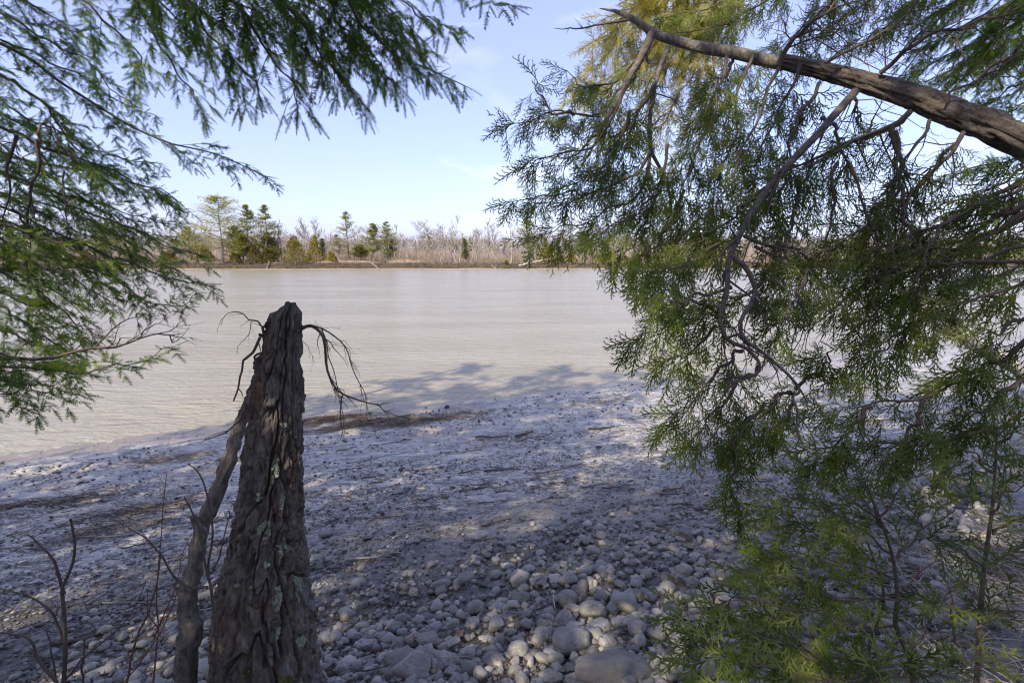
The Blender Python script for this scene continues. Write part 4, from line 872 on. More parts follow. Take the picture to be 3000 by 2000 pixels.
sapling(gy(p2[0], p2[1]), [(2866, 1952), (2870, 1836), (2884, 1657), (2906, 1500), (2915, 1389), (2920, 1250)], 1.7, .011, 'tall thin young cedar standing nearest the right edge', [
  ([(2906, 1500), (2960, 1440), (3060, 1400)], 1.7, 1.6, .13), ([(2884, 1657), (2800, 1600), (2720, 1570)], 1.7, 1.7, .10), ([(2915, 1389), (2850, 1330), (2780, 1300)], 1.7, 1.7, .12), ([(2884, 1657), (2960, 1620), (3060, 1600)], 1.7, 1.6, .12),
  ([(2870, 1836), (2950, 1800), (3060, 1780)], 1.65, 1.6, .11), ([(2870, 1800), (2790, 1770), (2730, 1760)], 1.7, 1.7, .08), ([(2918, 1300), (2980, 1250), (3060, 1230)], 1.7, 1.6, .13), ([(2900, 1560), (2970, 1530), (3060, 1500)], 1.7, 1.6, .11)], .3)
sapling(gy(p3[0], p3[1]), [(2545, 1900), (2590, 1760), (2560, 1640), (2530, 1560)], 1.85, .008, 'short slender young cedar between the curved one and the stones', [
  ([(2560, 1640), (2470, 1560), (2390, 1540), (2290, 1560)], 1.85, 1.85, .11), ([(2590, 1760), (2480, 1700), (2360, 1690), (2230, 1640)], 1.85, 1.85, .12), ([(2550, 1850), (2430, 1840), (2300, 1840), (2120, 1830)], 1.8, 1.7, .12)], .55)
sapling(gy(p4[0], p4[1]), [(2420, 1990), (2400, 1930), (2340, 1880)], 1.6, .007, 'low young cedar spray at bottom edge right of the stones', [
  ([(2400, 1990), (2260, 1960), (2120, 1930), (2010, 1940)], 1.6, 1.5, .12), ([(2410, 1960), (2330, 1900), (2200, 1850), (2060, 1850)], 1.6, 1.6, .12), ([(2420, 2000), (2540, 1960), (2640, 1940)], 1.6, 1.5, .11), ([(2440, 2030), (2600, 1990), (2760, 1975), (2900, 1960)], 1.5, 1.45, .10)], .6)

for k in range(22):
    px, py = rng.uniform(2250, 3000), rng.uniform(1650, 1990); g = gpt(px, py); g = np.array([g[0], g[1], float(height(g[0], g[1]))])
    mb = MB(); d = np.array([rng.normal(-.1, .5), rng.normal(0, .3), rng.uniform(.25, .9)]); L = rng.uniform(.3, .7); w = np.linspace(0, 1, 10)[:, None]
    bare_branch(mb, g + d * L * w + np.array([0, 0, -.3]) * L * w ** 2 + np.cumsum(rng.normal(0, .012, (10, 3)), 0) * L, rng.uniform(.003, .006), .0012, 7, .2, .1, 2)
    tag(mb.build('dead_twig', M['bark_twig' if k % 3 else 'bark_red'], None, True, None, g), 'thin dead twig sticking out of dry straw among the young cedars', 'twig', 'dead twigs among the young cedars')
# ---------------------------------------------------------------- the broken stump
SY = 2.25
prof = np.array([(2080, 612, 945), (2000, 626, 927), (1836, 634, 913), (1702, 650, 895), (1568, 682, 886), (1500, 690, 883), (1479, 689, 883), (1440, 703, 883), (1300, 720, 884), (1166, 738, 885), (1108, 746, 882), (1045, 756, 878), (1032, 772, 877), (993, 775, 878), (936, 789, 878), (916, 796, 878), (908, 815, 872), (900, 824, 867), (890, 829, 864), (881, 832, 862)], float)
zs = np.array([pt(1500, p[0], SY)[2] for p in prof]); xl = np.array([pt(p[1], p[0], SY)[0] for p in prof]); xr = np.array([pt(p[2], p[0], SY)[0] for p in prof])
zb = float(height(-1.1, SY)) - .12
zg = np.concatenate([np.linspace(zb, zs[-1], 330)]); nth = 220
cx = np.interp(zg, zs, (xl + xr) / 2); hw = np.interp(zg, zs, (xr - xl) / 2)
flare = np.interp(zg, [zb, zb + .2, zb + .5], [1.10, 1.0, .985])
th = np.linspace(0, 2 * math.pi, nth + 1)[:-1][None, :]
Z = zg[:, None]; ct, st_ = np.cos(th), np.sin(th)
wz = .08 * fbm(ct * 1.6, st_ * 1.6, Z * 5.0, 2, 71)
n1 = fbm(ct * 3.3 + wz, st_ * 3.3 - wz, Z * 4.6 + .4 * np.sin(th * 2), 2, 7)
n2 = noise3(ct * 3.0 + 5, st_ * 3.0, Z * 15 + 2.5 * n1, 15)
plate = np.clip((np.abs(n1) - .03) / .16, 0, 1); plate = plate * plate * (3 - 2 * plate)
crack = np.clip(np.abs(n2) / .13, 0, 1)
n3 = fbm(ct * 15, st_ * 15, Z * 24, 3, 9); lift = noise3(ct * 4 + 9, st_ * 4, Z * 9, 19)
disp = -.068 + .060 * plate * (.62 + .38 * crack) + .010 * n3 * plate + .010 * lift * plate + .010 * noise3(ct * 1.3, st_ * 1.3, Z * 4, 3)
disp = disp * np.clip(hw / .1, .35, 1)[:, None]
rad_ = hw[:, None] * flare[:, None] * (1 + .05 * noise3(ct * 1.2, st_ * 1.2, Z * 1.5, 33)) + disp + .004
Zt = Z + 0 * th
topn = np.clip((Z - zs[-3]) / (zs[-1] - zs[-3]), 0, 1)
Zt = Zt - topn * (.018 * (noise3(ct * 2, st_ * 2, 0., 51) + .6))
Vs = np.stack([cx[:, None] + rad_ * ct, SY + rad_ * st_, Zt], -1)
sbase = np.array([cx[0], SY, zb + .12])
st = thing('tree_stump', 'tall broken dead stump with deeply furrowed bark and lichen at left', 'stump', sbase)
qd = gridq(len(zg), nth + 1); qd = (qd // (nth + 1)) * nth + (qd % (nth + 1)) % nth
mb = MB(); mb.add(Vs.reshape(-1, 3), None, qd)
mb.add(np.vstack([Vs[-1], Vs[-1].mean(0) - [0, 0, .03]]), [[i_, (i_ + 1) % nth, nth] for i_ in range(nth)])
mb.build('bark', M['bark_stump'], st)
def surf(t_, z_):                                # a point on the stump's bark
    i_ = int(np.clip(np.searchsorted(zg, z_), 0, len(zg) - 1)); j_ = int((t_ % (2 * math.pi)) / (2 * math.pi) * nth) % nth
    return Vs[i_, j_]
def lichen(px, py, w, h):
    tx = np.clip((pt(px, py, SY - .1)[0] - np.interp(pt(px, py, SY - .1)[2], zg, cx)) / max(.03, np.interp(pt(px, py, SY - .1)[2], zg, hw) * 1.0), -.97, .97)
    t0 = -math.acos(tx); z0 = pt(px, py, SY - .1)[2]; rl = float(np.interp(z0, zg, hw))
    mb = MB(); n = int(40 + w * h / 18)
    for _ in range(n):
        a_ = rng.uniform(0, 6.28); q_ = rng.random() ** .6
        q_ *= .7 + .3 * math.sin(3 * a_ + px)
        p = surf(t0 + q_ * math.cos(a_) * w / F * 2.1 / 2 / rl, z0 + q_ * math.sin(a_) * h / F * 2.1 / 2)
        out = nrm(np.array([p[0] - np.interp(p[2], zg, cx), p[1] - SY, 0.2])); s_ = rng.uniform(.0025, .008)
        e1 = nrm(np.cross(out, UP)); e2 = np.cross(out, e1); k = 7; an = np.arange(k) * 2 * math.pi / k
        ring = p + out * .002 + (np.cos(an)[:, None] * e1 + np.sin(an)[:, None] * e2) * s_ * rng.uniform(.6, 1.3, k)[:, None] + out * rng.normal(0, .002, k)[:, None]
        mb.add(np.vstack([ring, p + out * (.005 + rng.uniform(0, .004))]), [[i_, (i_ + 1) % k, k] for i_ in range(k)], None, rng.random())
    mb.build('moss' if py > 1900 else 'lichen', M['moss' if py > 1900 else 'lichen'], st, False)
for a_ in [(790, 1540, 55, 80), (770, 1460, 18, 50), (830, 1470, 16, 60), (836, 1615, 34, 60), (832, 1740, 40, 90), (880, 1740, 26, 110), (838, 1830, 28, 60), (815, 1375, 24, 60), (830, 1255, 16, 36), (800, 1640, 18, 22), (715, 1690, 10, 12), (765, 1690, 10, 14), (760, 1920, 30, 40), (850, 1960, 70, 70), (770, 1980, 50, 40), (880, 1890, 30, 60)]: lichen(*a_)
# loose plates of bark standing off the trunk
for px, py, w, h in [(700, 1470, 26, 70), (868, 950, 16, 70), (800, 950, 22, 80), (872, 1360, 20, 70), (742, 1180, 24, 80), (660, 1760, 30, 90), (872, 1040, 16, 60)]:
    z0 = pt(px, py, SY - .1)[2]; tx = np.clip((pt(px, py, SY - .1)[0] - np.interp(z0, zg, cx)) / np.interp(z0, zg, hw), -.98, .98); t0 = -math.acos(tx)
    mb = MB(); k = 5; zz_ = np.linspace(-1, 1, 7) * h / F * 1.05; ww = np.linspace(-1, 1, k) * w / F * 1.05 / float(np.interp(z0, zg, hw))
    G = np.array([[surf(t0 + a_ * (1 - .3 * abs(b_) / (h / F)), z0 + b_) for a_ in ww] for b_ in zz_])
    out = nrm(G - np.stack([np.interp(G[..., 2], zg, cx), np.full(G.shape[:2], SY), G[..., 2]], -1))
    Fr = G + out * (.012 + .006 * rng.random(G.shape[:2] + (1,))); Bk = G - out * .02
    q1 = gridq(7, k); mb.add(Fr.reshape(-1, 3), None, q1); mb.add(Bk.reshape(-1, 3), None, q1[:, ::-1])
    ed = [i_ for i_ in range(k)] + [k * i_ + k - 1 for i_ in range(1, 7)] + [6 * k + i_ for i_ in range(k - 2, -1, -1)] + [k * i_ for i_ in range(5, 0, -1)]
    A_, B_ = Fr.reshape(-1, 3)[ed], Bk.reshape(-1, 3)[ed]; m_ = len(ed); mb.add(np.vstack([A_, B_]), None, [[i_, (i_ + 1) % m_, m_ + (i_ + 1) % m_, m_ + i_] for i_ in range(m_)])
    mb.build('bark_plate', M['bark_stump'], st, False)
def stump_branch(pl, y0, y1, r0, r1, n=0, L=.1, sub=1, dr=.25, m='bark_twig', k=22):
    mb = MB(); bare_branch(mb, path(pl, y0, y1, k, .004), r0, r1, n, L, dr, sub); return mb.build('dead_branch', M[m], st)
stump_branch([(870, 975), (890, 957), (912, 954), (935, 970), (948, 1000), (955, 1060), (965, 1100), (983, 1135), (1005, 1155), (1040, 1167), (1085, 1180), (1110, 1185), (1130, 1205), (1200, 1225)], SY, SY - .1, .0085, .0016, 12, .16, 1)
stump_branch([(872, 968), (900, 952), (920, 953), (960, 970), (990, 993), (1015, 1025), (1025, 1065), (1040, 1100), (1055, 1130), (1070, 1155), (1075, 1190), (1090, 1230)], SY, SY - .15, .0045, .001, 16, .14, 1)
stump_branch([(942, 962), (958, 1000), (964, 1050), (975, 1085), (985, 1125), (992, 1160), (1003, 1210), (1010, 1255), (1003, 1290)], SY - .05, SY - .1, .003, .0008, 8, .10, 1)
stump_branch([(1003, 1160), (998, 1190), (1000, 1240), (1003, 1275), (980, 1300)], SY - .1, SY - .1, .0035, .001, 4, .09, 1)
stump_branch([(788, 1000), (772, 985), (758, 978)], SY, SY - .05, .009, .006)
stump_branch([(775, 985), (770, 965), (778, 950), (785, 940), (790, 932)], SY - .03, SY - .05, .008, .002, 3, .05)
stump_branch([(770, 965), (765, 950), (752, 942), (735, 940), (725, 930), (705, 917), (685, 915), (665, 923), (652, 940), (649, 955)], SY - .03, SY - .1, .004, .0009, 5, .08)
stump_branch([(735, 942), (733, 970), (715, 995), (700, 1015), (695, 1035)], SY - .05, SY - .1, .0018, .0006, 3, .06)
stump_branch([(763, 985), (755, 1005), (742, 1030), (720, 1050), (710, 1062), (705, 1100), (698, 1140), (684, 1174)], SY - .05, SY - .1, .007, .0035, 2, .05, 0)
stump_branch([(775, 1033), (752, 1038), (748, 1050), (752, 1070), (757, 1090)], SY - .02, SY, .006, .003, 2, .03, 0)
stump_branch([(870, 998), (890, 1003), (908, 1030), (920, 1060)], SY - .02, SY - .06, .0018, .0006, 6, .10)

# thin leaning trunk beside the stump
tbp = pt(530, 2040, 2.2); tbp[2] = float(height(tbp[0], tbp[1])) - .05
mb = MB(); P = catmull([tbp, pt(545, 1920, 2.2), pt(560, 1850, 2.22), pt(548, 1760, 2.25), pt(572, 1640, 2.3), pt(600, 1530, 2.35), pt(640, 1430, 2.4), pt(680, 1320, 2.45), pt(705, 1240, 2.5), pt(735, 1170, 2.5), pt(765, 1120, 2.5)], 60)
rr_ = np.interp(np.linspace(0, 1, 60), [0, .1, .2, .32, .5, .7, 1], [.050, .048, .052, .038, .034, .030, .022]) * (1 + .08 * rng.normal(0, 1, 60))
th = np.linspace(0, 2 * math.pi, 25)[:-1][None]; Tn = nrm(np.gradient(P, axis=0)); U = nrm(np.cross(Tn, [0, 1., 0])); W_ = np.cross(Tn, U)
dsp = 1 + .2 * fbm(np.cos(th) * 3, np.sin(th) * 3, np.arange(60)[:, None] * .45, 3, 77) + .12 * fbm(np.cos(th) * 7, np.sin(th) * 7, np.arange(60)[:, None] * 1.1, 2, 78)
Vt = P[:, None] + (rr_[:, None] * dsp)[..., None] * (np.cos(th)[..., None] * U[:, None] + np.sin(th)[..., None] * W_[:, None])
qd = gridq(60, 25); qd = (qd // 25) * 24 + (qd % 25) % 24; mb.add(Vt.reshape(-1, 3), None, qd)
tt_ = thing('leaning_tree', 'thin crooked grey trunk leaning against the left side of stump', 'tree trunk', tbp); mb.build('trunk', M['bark_grey'], tt_)
mb = MB(); bare_branch(mb, path([(715, 1205), (700, 1230), (670, 1260), (640, 1275), (600, 1290), (585, 1295)], 2.45, 2.4, 14, .006), .006, .001, 5, .07, .1); mb.build('dead_branch', M['bark_twig'], tt_)
mb = MB(); tubes(mb, path([(590, 1555), (575, 1530), (565, 1510)], 2.32, 2.3, 5), np.linspace(.028, .014, 5), 9, cap=True); mb.build('branch_stub', M['bark_grey'], tt_)

# ---------------------------------------------------------------- bare shoots at the lower left
def shoot(name, label, stems, r0, m='bark_twig', group=None):
    b = pt(*stems[0][0][0], stems[0][1]); b[2] = float(height(b[0], b[1])) - .02
    t = thing(name, label, 'shrub', b, group)
    for k, (pl, Y, s_) in enumerate(stems):
        mb = MB(); P = path(pl, Y, Y - .05, 18, .004)
        if k == 0: P = np.vstack([b, P[1:]])
        bare_branch(mb, P, r0 * s_, r0 * s_ * .35, 5 if k == 0 else 3, .05, 0, 0); mb.build('stem', M[m], t)
shoot('bare_shrub', 'tall leafless forked shrub at the lower left corner', [([(182, 2040), (190, 1950), (192, 1850), (186, 1760), (184, 1720), (210, 1660), (220, 1600), (208, 1530), (206, 1520)], 1.7, 1), ([(186, 1740), (170, 1680), (150, 1630), (125, 1600), (78, 1563)], 1.7, .7), ([(188, 1880), (170, 1830), (140, 1780), (80, 1745), (0, 1722)], 1.7, .7), ([(170, 2000), (110, 1930), (90, 1880), (40, 1855), (-20, 1850)], 1.65, .7), ([(184, 2000), (240, 1930), (300, 1880), (380, 1800), (430, 1700)], 1.7, .5)], .0085)
shoot('bare_shrub', 'leafless forked shrub between the leaning trunk and the stump', [([(640, 1990), (632, 1850), (620, 1740), (605, 1670), (585, 1560), (565, 1500), (542, 1455)], 1.9, 1), ([(610, 1720), (560, 1720), (510, 1690), (470, 1620), (420, 1570), (375, 1545)], 1.9, .8), ([(606, 1685), (625, 1670), (650, 1600), (672, 1510), (672, 1490)], 1.9, .6), ([(608, 1690), (612, 1640), (620, 1540), (610, 1470), (595, 1410), (575, 1375), (550, 1360)], 1.92, .7)], .0075)
shoot('bare_shrub', 'thin reddish shoots left of the leaning trunk', [([(365, 2010), (380, 1950), (410, 1850), (440, 1770), (460, 1700), (470, 1620)], 1.8, 1), ([(450, 2000), (460, 1900), (465, 1840), (458, 1740), (470, 1560), (490, 1390)], 1.8, .8), ([(455, 1870), (480, 1800), (510, 1730), (530, 1640), (560, 1560)], 1.8, .6), ([(370, 1990), (440, 1900), (500, 1790), (530, 1700)], 1.8, .6), ([(462, 1840), (430, 1780), (440, 1700)], 1.8, .5)], .005, 'bark_red')
shoot('bare_shrub', 'short bare sapling twig right of the forked corner shrub', [([(240, 2000), (243, 1930), (246, 1870)], 1.8, 1), ([(165, 2000), (150, 1900), (135, 1845)], 1.8, .8)], .005)

# ---------------------------------------------------------------- stones
def stone_mesh(seed, sub=3, cuts=7, rough=.05, lo=.62):
    r = np.random.default_rng(seed)
    import bmesh
    bm = bmesh.new(); bmesh.ops.create_icosphere(bm, subdivisions=sub, radius=1)
    me = bpy.data.meshes.new('stone'); 
    V = np.array([v.co for v in bm.verts])
    for _ in range(cuts):
        d = nrm(r.normal(0, 1, 3)); h = r.uniform(lo, .9); over = np.maximum(V @ d - h, 0); V = V - over[:, None] * d * r.uniform(.8, 1.0)
    V = V * (1 + rough * fbm(V[:, 0] * 1.7 + seed, V[:, 1] * 1.7, V[:, 2] * 1.7, 3, seed)[:, None])
    for v, c in zip(bm.verts, V): v.co = c
    bm.to_mesh(me); bm.free(); me.polygons.foreach_set('use_smooth', np.ones(len(me.polygons), bool)); me.materials.append(M['stone'])
    TRIS['stone'] = TRIS.get('stone', 0) + len(me.polygons); return me
ROUND = [stone_mesh(300 + k, 4, 4, .05) for k in range(5)]; ANG = [stone_mesh(400 + k, 4, 12, .035, .5) for k in range(8)]
placed = []
def stone(px, py, wpx, asp, hgt, label, ang_=False, rot=None, group=None, pos=None, tilt=.15):
    p = gpt(px, py) if pos is None else pos
    dist = math.hypot(p[1], CAMZ - p[2]); w = wpx / F * dist / 2 if pos is None else wpx
    me = random.choice(ANG if ang_ else ROUND)
    o = link('stone', me, None, None, (p[0], p[1], float(height(p[0], p[1], False)) + w * hgt * .48)); tag(o, label, 'stone', group)
    o.scale = (w, w * asp, w * hgt); o.rotation_euler = (random.gauss(0, tilt), random.gauss(0, tilt), random.uniform(0, 6.28) if rot is None else rot)
    placed.append((p[0], p[1], w * .9)); return o
HERO = [(1790, 1985, 235, .55, .42, 'largest stone, a smooth flat grey slab at bottom edge', 0, .05), (1675, 1895, 112, .95, .75, 'large pale rounded stone with dark twig lying across it', 0, .2), (1207, 1960, 125, .7, .6, 'large rough mottled stone right of the stump near bottom edge', 1, .1),
 (1396, 1795, 60, .9, .95, 'dome shaped smooth grey stone standing alone left of centre pile', 0, 0), (1293, 1725, 68, .5, .5, 'flat oblong stone, farthest of the larger ones behind the dome', 0, .25), (1716, 1676, 40, .95, .9, 'small dark ball shaped stone at the far edge of pile', 0, 0),
 (1527, 1765, 64, .8, .7, 'smooth oval stone at the back of pile left of tall pale one', 0, .4), (1658, 1772, 68, .8, .75, 'pale tall rounded stone at the back centre of pile', 0, .3), (1738, 1803, 82, .75, .6, 'broad smooth stone with pale top right of the pile centre', 0, -.3), (1756, 1848, 80, .8, .7, 'blocky brownish stone just below the broad smooth one', 1, .1),
 (1650, 1820, 64, .8, .75, 'blocky flat topped stone in the middle of the pile', 1, .15), (1590, 1865, 70, .8, .7, 'wide wedge stone left of the twig topped stone', 1, .2), (1252, 1882, 66, .85, .75, 'rounded tan grey stone behind the large mottled one', 0, .1), (1310, 1936, 64, .95, .8, 'dark angular stone between mottled stone and pile', 1, .5),
 (1451, 1840, 54, .9, .8, 'dark split faced stone below the dome shaped stone', 1, .7), (1325, 1838, 48, .7, .7, 'small tilted egg shaped stone below the dome shaped one', 0, .6), (1370, 1925, 50, .9, .8, 'speckled round stone left of bottom centre', 0, .2), (1565, 1925, 80, .5, .4, 'flat slab resting tilted on its neighbour at lower centre', 1, -.4),
 (1518, 1925, 62, 1.0, .8, 'tall stone under the tilted slab at lower centre', 0, .2), (1860, 1750, 60, .85, .75, 'faceted dark stone at the right back of the pile', 1, .2), (1868, 1855, 58, .95, .85, 'round pale stone right of blocky brownish stone', 0, 0), (1920, 1875, 58, .9, .8, 'round smooth stone just left of the cedar sprays', 0, .4),
 (1795, 1925, 84, .7, .6, 'pale angular stone just above the large flat slab', 1, .2), (1955, 1965, 70, .9, .8, 'rough grey boulder at bottom edge beside the slab', 1, .3), (1445, 1948, 66, .8, .7, 'two toned block stone at bottom left of centre', 1, .1), (2118, 1755, 100, .35, .35, 'long pale slab stone lying tilted by the cedar sprays', 1, -.6),
 (2180, 1778, 50, .7, .6, 'dark ended block beside the long pale slab', 1, -.4), (2805, 1705, 74, .8, .75, 'big pale round stone seen through the young cedars', 0, 0), (2166, 1672, 52, .7, .6, 'smooth dark oval stone right of pile near pale mud', 0, .1), (2050, 1672, 40, .8, .75, 'tan sunlit round stone at the right end of pile', 0, 0),
 (594, 1965, 78, .9, .6, 'grey stone between the leaning trunk and the stump base', 0, .3), (612, 1748, 80, .35, .3, 'long low stone half hidden behind leaning trunk', 0, .5), (938, 1880, 52, .8, .6, 'round stone touching the right side of the stump', 0, .2), (1060, 1850, 48, .8, .7, 'dark round stone at the left rim of pile near the stump', 0, .3),
 (1170, 1445, 40, .8, .5, 'lone dark stone out on the dappled mud', 1, .3), (1076, 1577, 34, .6, .5, 'lone pale stone on the mud right of the stump', 0, .2), (278, 1808, 34, .6, .4, 'flat grey stone on wet mud at lower left', 0, .2), (290, 1970, 70, .45, .35, 'long flat stone at lower left bottom edge', 0, .5), (2760, 1760, 90, .6, .5, 'pale broken slab under the tall thin young cedar', 1, .3)]
for a_ in HERO: stone(a_[0], a_[1], a_[2] * .92, a_[3], a_[4] * .82, a_[5], bool(a_[6]), a_[7], None, None, .08)
cnt = 0; tries = 0
while cnt < 268 and tries < 40000:
    tries += 1
    y = 2.3 * (4.9 / 2.3) ** rng.random() ; x = (rng.uniform(-.40, .46) if rng.random() < .82 else rng.uniform(-.95, 1.0)) * y; d = float(inland(x, y))
    w = min(.085, .026 * math.exp(rng.normal(0, .45)) * np.interp(d, [7, 8, 9.3], [.75, 1.15, 1.55]))
    if x < -.35: w *= .8
    dens = np.interp(d, [7.5, 8.1, 8.9], [0, .45, 1]) * (1 if x > -.4 else .45)
    if cnt < 170 and w < .036: continue
    if rng.random() > dens or any((x - a_) ** 2 + (y - b_) ** 2 < (w * .85 + c_ * .85) ** 2 for a_, b_, c_ in placed): continue
    left = x < -.35 * y
    stone(0, 0, w, rng.uniform(.6, .95), rng.uniform(.42, .72) * (.6 if left else 1), 'smaller grey stone among many, left of stump on the wet mud' if left else 'smaller grey stone, one of many in the cobble patch below the mud', rng.random() < .75, None,
          'stones on the wet mud at lower left' if left else 'stones of the cobble patch', (x, y, 0), .2); cnt += 1
PL = np.array(placed)

# pebbles, clods, twigs and straw that nobody could count
import bmesh
def ico(sub):
    bm = bmesh.new(); bmesh.ops.create_icosphere(bm, subdivisions=sub, radius=1); V = np.array([v.co for v in bm.verts]); T = np.array([[v.index for v in f.verts] for f in bm.faces]); bm.free(); return V, T
def scatter(mb, n, xr_, yr, dens, size, temps, flat, tint, sink=.3, polar=True, along=None, aspr=(.55, 1)):
    if polar:
        y = yr[0] * (yr[1] / yr[0]) ** rng.random(n); x = rng.uniform(*xr_, n) * y
    else: x = rng.uniform(*xr_, n); y = rng.uniform(*yr, n)
    d = inland(x, y); ok = rng.random(n) < dens(x, y, d); x, y, d = x[ok], y[ok], d[ok]; n = len(x)
    z = height(x, y); s = size(n, d); a = rng.uniform(0, 2 * math.pi, n) if along is None else math.atan2(SH[1], SH[0]) + rng.normal(0, along, n); asp = rng.uniform(*aspr, n); fl = rng.uniform(*flat, n); tv_ = tint(n)
    for k, (V, T) in enumerate(temps):
        m = np.arange(n) % len(temps) == k; c = m.sum()
        jit = V[None] * (1 + .16 * rng.normal(0, 1, (c, len(V), 1))) * np.stack([np.ones(c), asp[m], fl[m]], -1)[:, None] * s[m][:, None, None]
        ca, sa = np.cos(a[m])[:, None], np.sin(a[m])[:, None]
        P = np.stack([jit[..., 0] * ca - jit[..., 1] * sa + x[m][:, None], jit[..., 0] * sa + jit[..., 1] * ca + y[m][:, None], jit[..., 2] + (z[m] + s[m] * fl[m] * (1 - 2 * sink))[:, None]], -1)
        mb.add(P.reshape(-1, 3), ((np.arange(c) * len(V))[:, None, None] + T).reshape(-1, 3), None, np.repeat(tv_[m], len(V)))
mb = MB()
streak = lambda x, y: .5 + .5 * noise3((x * SH[0] + y * SH[1]) * .9, (-x * SH[1] + y * SH[0]) * 3.0, 3.)
scatter(mb, 6500, (-1.0, 1.05), (2.1, 6.5), lambda x, y, d: np.interp(d, [7.2, 8.0, 8.8], [0, .6, 1]), lambda n, d: .017 * np.exp(rng.normal(0, .42, n)) * np.interp(d, [6.5, 9], [.85, 1.5]), [ico(2)], (.4, .85), lambda n: np.clip(rng.normal(.5, .2, n), 0, 1))
scatter(mb, 12000, (-1.3, 1.3), (2.1, 8.5), lambda x, y, d: np.interp(d, [4, 6.8, 8.2], [.03, .35, 1]) * np.clip(streak(x, y) * 1.4, .15, 1), lambda n, d: .0075 * np.exp(rng.normal(0, .4, n)), [ico(1)], (.35, .8), lambda n: np.clip(rng.normal(.42, .22, n), 0, 1))
scatter(mb, 5000, (-1.35, -.2), (2.0, 6.5), lambda x, y, d: np.interp(d, [4.5, 6.0, 7.2], [0, .6, 1]), lambda n, d: .017 * np.exp(rng.normal(0, .45, n)), [ico(1)], (.15, .4), lambda n: np.clip(rng.normal(.34, .22, n), 0, 1), .25)
mb.build('pebbles', M['pebble'], None, True, 'stuff')
mb = MB()
OCT = (np.array([(1., 0, 0), (-1, 0, 0), (0, 1, 0), (0, -1, 0), (0, 0, 1), (0, 0, -1)]), np.array([(0, 2, 4), (2, 1, 4), (1, 3, 4), (3, 0, 4), (2, 0, 5), (1, 2, 5), (3, 1, 5), (0, 3, 5)]))
scatter(mb, 70000, (-1.3, 1.1), (2.3, 15.0), lambda x, y, d: np.interp(d, [.2, .9, 2.5, 6], [0, .55, .9, 1]) * np.clip(streak(x, y) * 3.2 - .9, .08, 1), lambda n, d: .0105 * np.exp(rng.normal(0, .5, n)) * np.interp(d, [1, 7], [1.7, .85]), [OCT], (.18, .5), lambda n: rng.random(n) ** .8, .2, True, .6, (.35, .9))
mb.build('mud_clods', M['clod'], None, True, 'stuff')

def sticks(mb, n, xr_, yr, dens, ln, r_, tint, spread=.35, polar=True, lift=.004, tilt=.03):
    if polar: y = yr[0] * (yr[1] / yr[0]) ** rng.random(n); x = rng.uniform(*xr_, n) * y
    else: x = rng.uniform(*xr_, n); y = rng.uniform(*yr, n)
    d = inland(x, y); ok = rng.random(n) < dens(x, y, d); x, y = x[ok], y[ok]; n = len(x)
    a = math.atan2(SH[1], SH[0]) + rng.normal(0, spread, n); L = ln(n); K = 3; w = np.linspace(-.5, .5, K)
    bx = x[:, None] + np.cos(a)[:, None] * L[:, None] * w + .04 * L[:, None] * rng.normal(0, 1, (n, K)); by = y[:, None] + np.sin(a)[:, None] * L[:, None] * w + .04 * L[:, None] * rng.normal(0, 1, (n, K))
    bz = height(bx, by) + lift + rng.random((n, K)) * lift * 2 + rng.normal(0, tilt, n)[:, None] * L[:, None] * (w + .5) * (rng.random(n) < .5)[:, None]
    rr = r_(n); tubes(mb, np.stack([bx, by, bz], -1), rr[:, None] * np.linspace(1, .6, K), 3, tint(n))
mb = MB()
sticks(mb, 11000, (-1.3, 1.1), (2.3, 14), lambda x, y, d: np.interp(d, [.4, 1.5, 6, 9], [0, .5, .8, .25]) * np.clip(streak(x + 3, y) * 1.8 - .3, .1, 1), lambda n: rng.uniform(.06, .20, n) * np.exp(rng.normal(0, .5, n)), lambda n: rng.uniform(.0014, .0045, n), lambda n: np.clip(rng.normal(.30, .25, n), 0, 1))
mb.build('straw_litter', M['straw'], None, True, 'stuff')
mb = MB()   # wrack line of dry reeds by the water
for cx_, cy_, k, sp_ in [(960, 1230, 800, .5), (1080, 1236, 800, .55), (1220, 1230, 600, .65), (1330, 1215, 160, .6), (130, 1475, 160, .4), (400, 1500, 160, .4), (500, 1347, 120, .4), (300, 1560, 120, .4), (1750, 1180, 120, .8), (2450, 1160, 200, 1.2)]:
    g = gpt(cx_, cy_); u = rng.normal(0, sp_, k); w = rng.normal(0, sp_ * .22, k); x = g[0] + u * SH[0] - w * SH[1]; y = g[1] + u * SH[1] + w * SH[0]
    a = math.atan2(SH[1], SH[0]) + rng.normal(0, .5, k); L = rng.uniform(.06, .35, k); q = np.array([-.5, 0, .5])
    bx = x[:, None] + np.cos(a)[:, None] * L[:, None] * q; by = y[:, None] + np.sin(a)[:, None] * L[:, None] * q
    bz = height(bx, by) + .008 + rng.random((k, 1)) * .05 * np.exp(-(u / sp_) ** 2)[:, None] + rng.normal(0, .01, (k, 3))
    tubes(mb, np.stack([bx, by, bz], -1), np.tile(rng.uniform(.002, .005, k)[:, None], (1, 3)), 3, np.clip(rng.normal(.5, .25, k), 0, 1))
mb.build('reed_wrack', M['straw'], None, True, 'stuff')
mb = MB()   # dry grass and straw under the young cedars
n = 3600; x = rng.uniform(.9, 4.6, n); y = rng.uniform(1.2, 3.9, n)
ok = rng.random(n) < np.clip((x - .55 * y - .25) / .8, 0, 1); x, y = x[ok], y[ok]; n = len(x)
a = rng.uniform(0, 2 * math.pi, n); L = rng.uniform(.08, .4, n); q = np.linspace(0, 1, 4)
bx = x[:, None] + np.cos(a)[:, None] * L[:, None] * q; by = y[:, None] + np.sin(a)[:, None] * L[:, None] * q
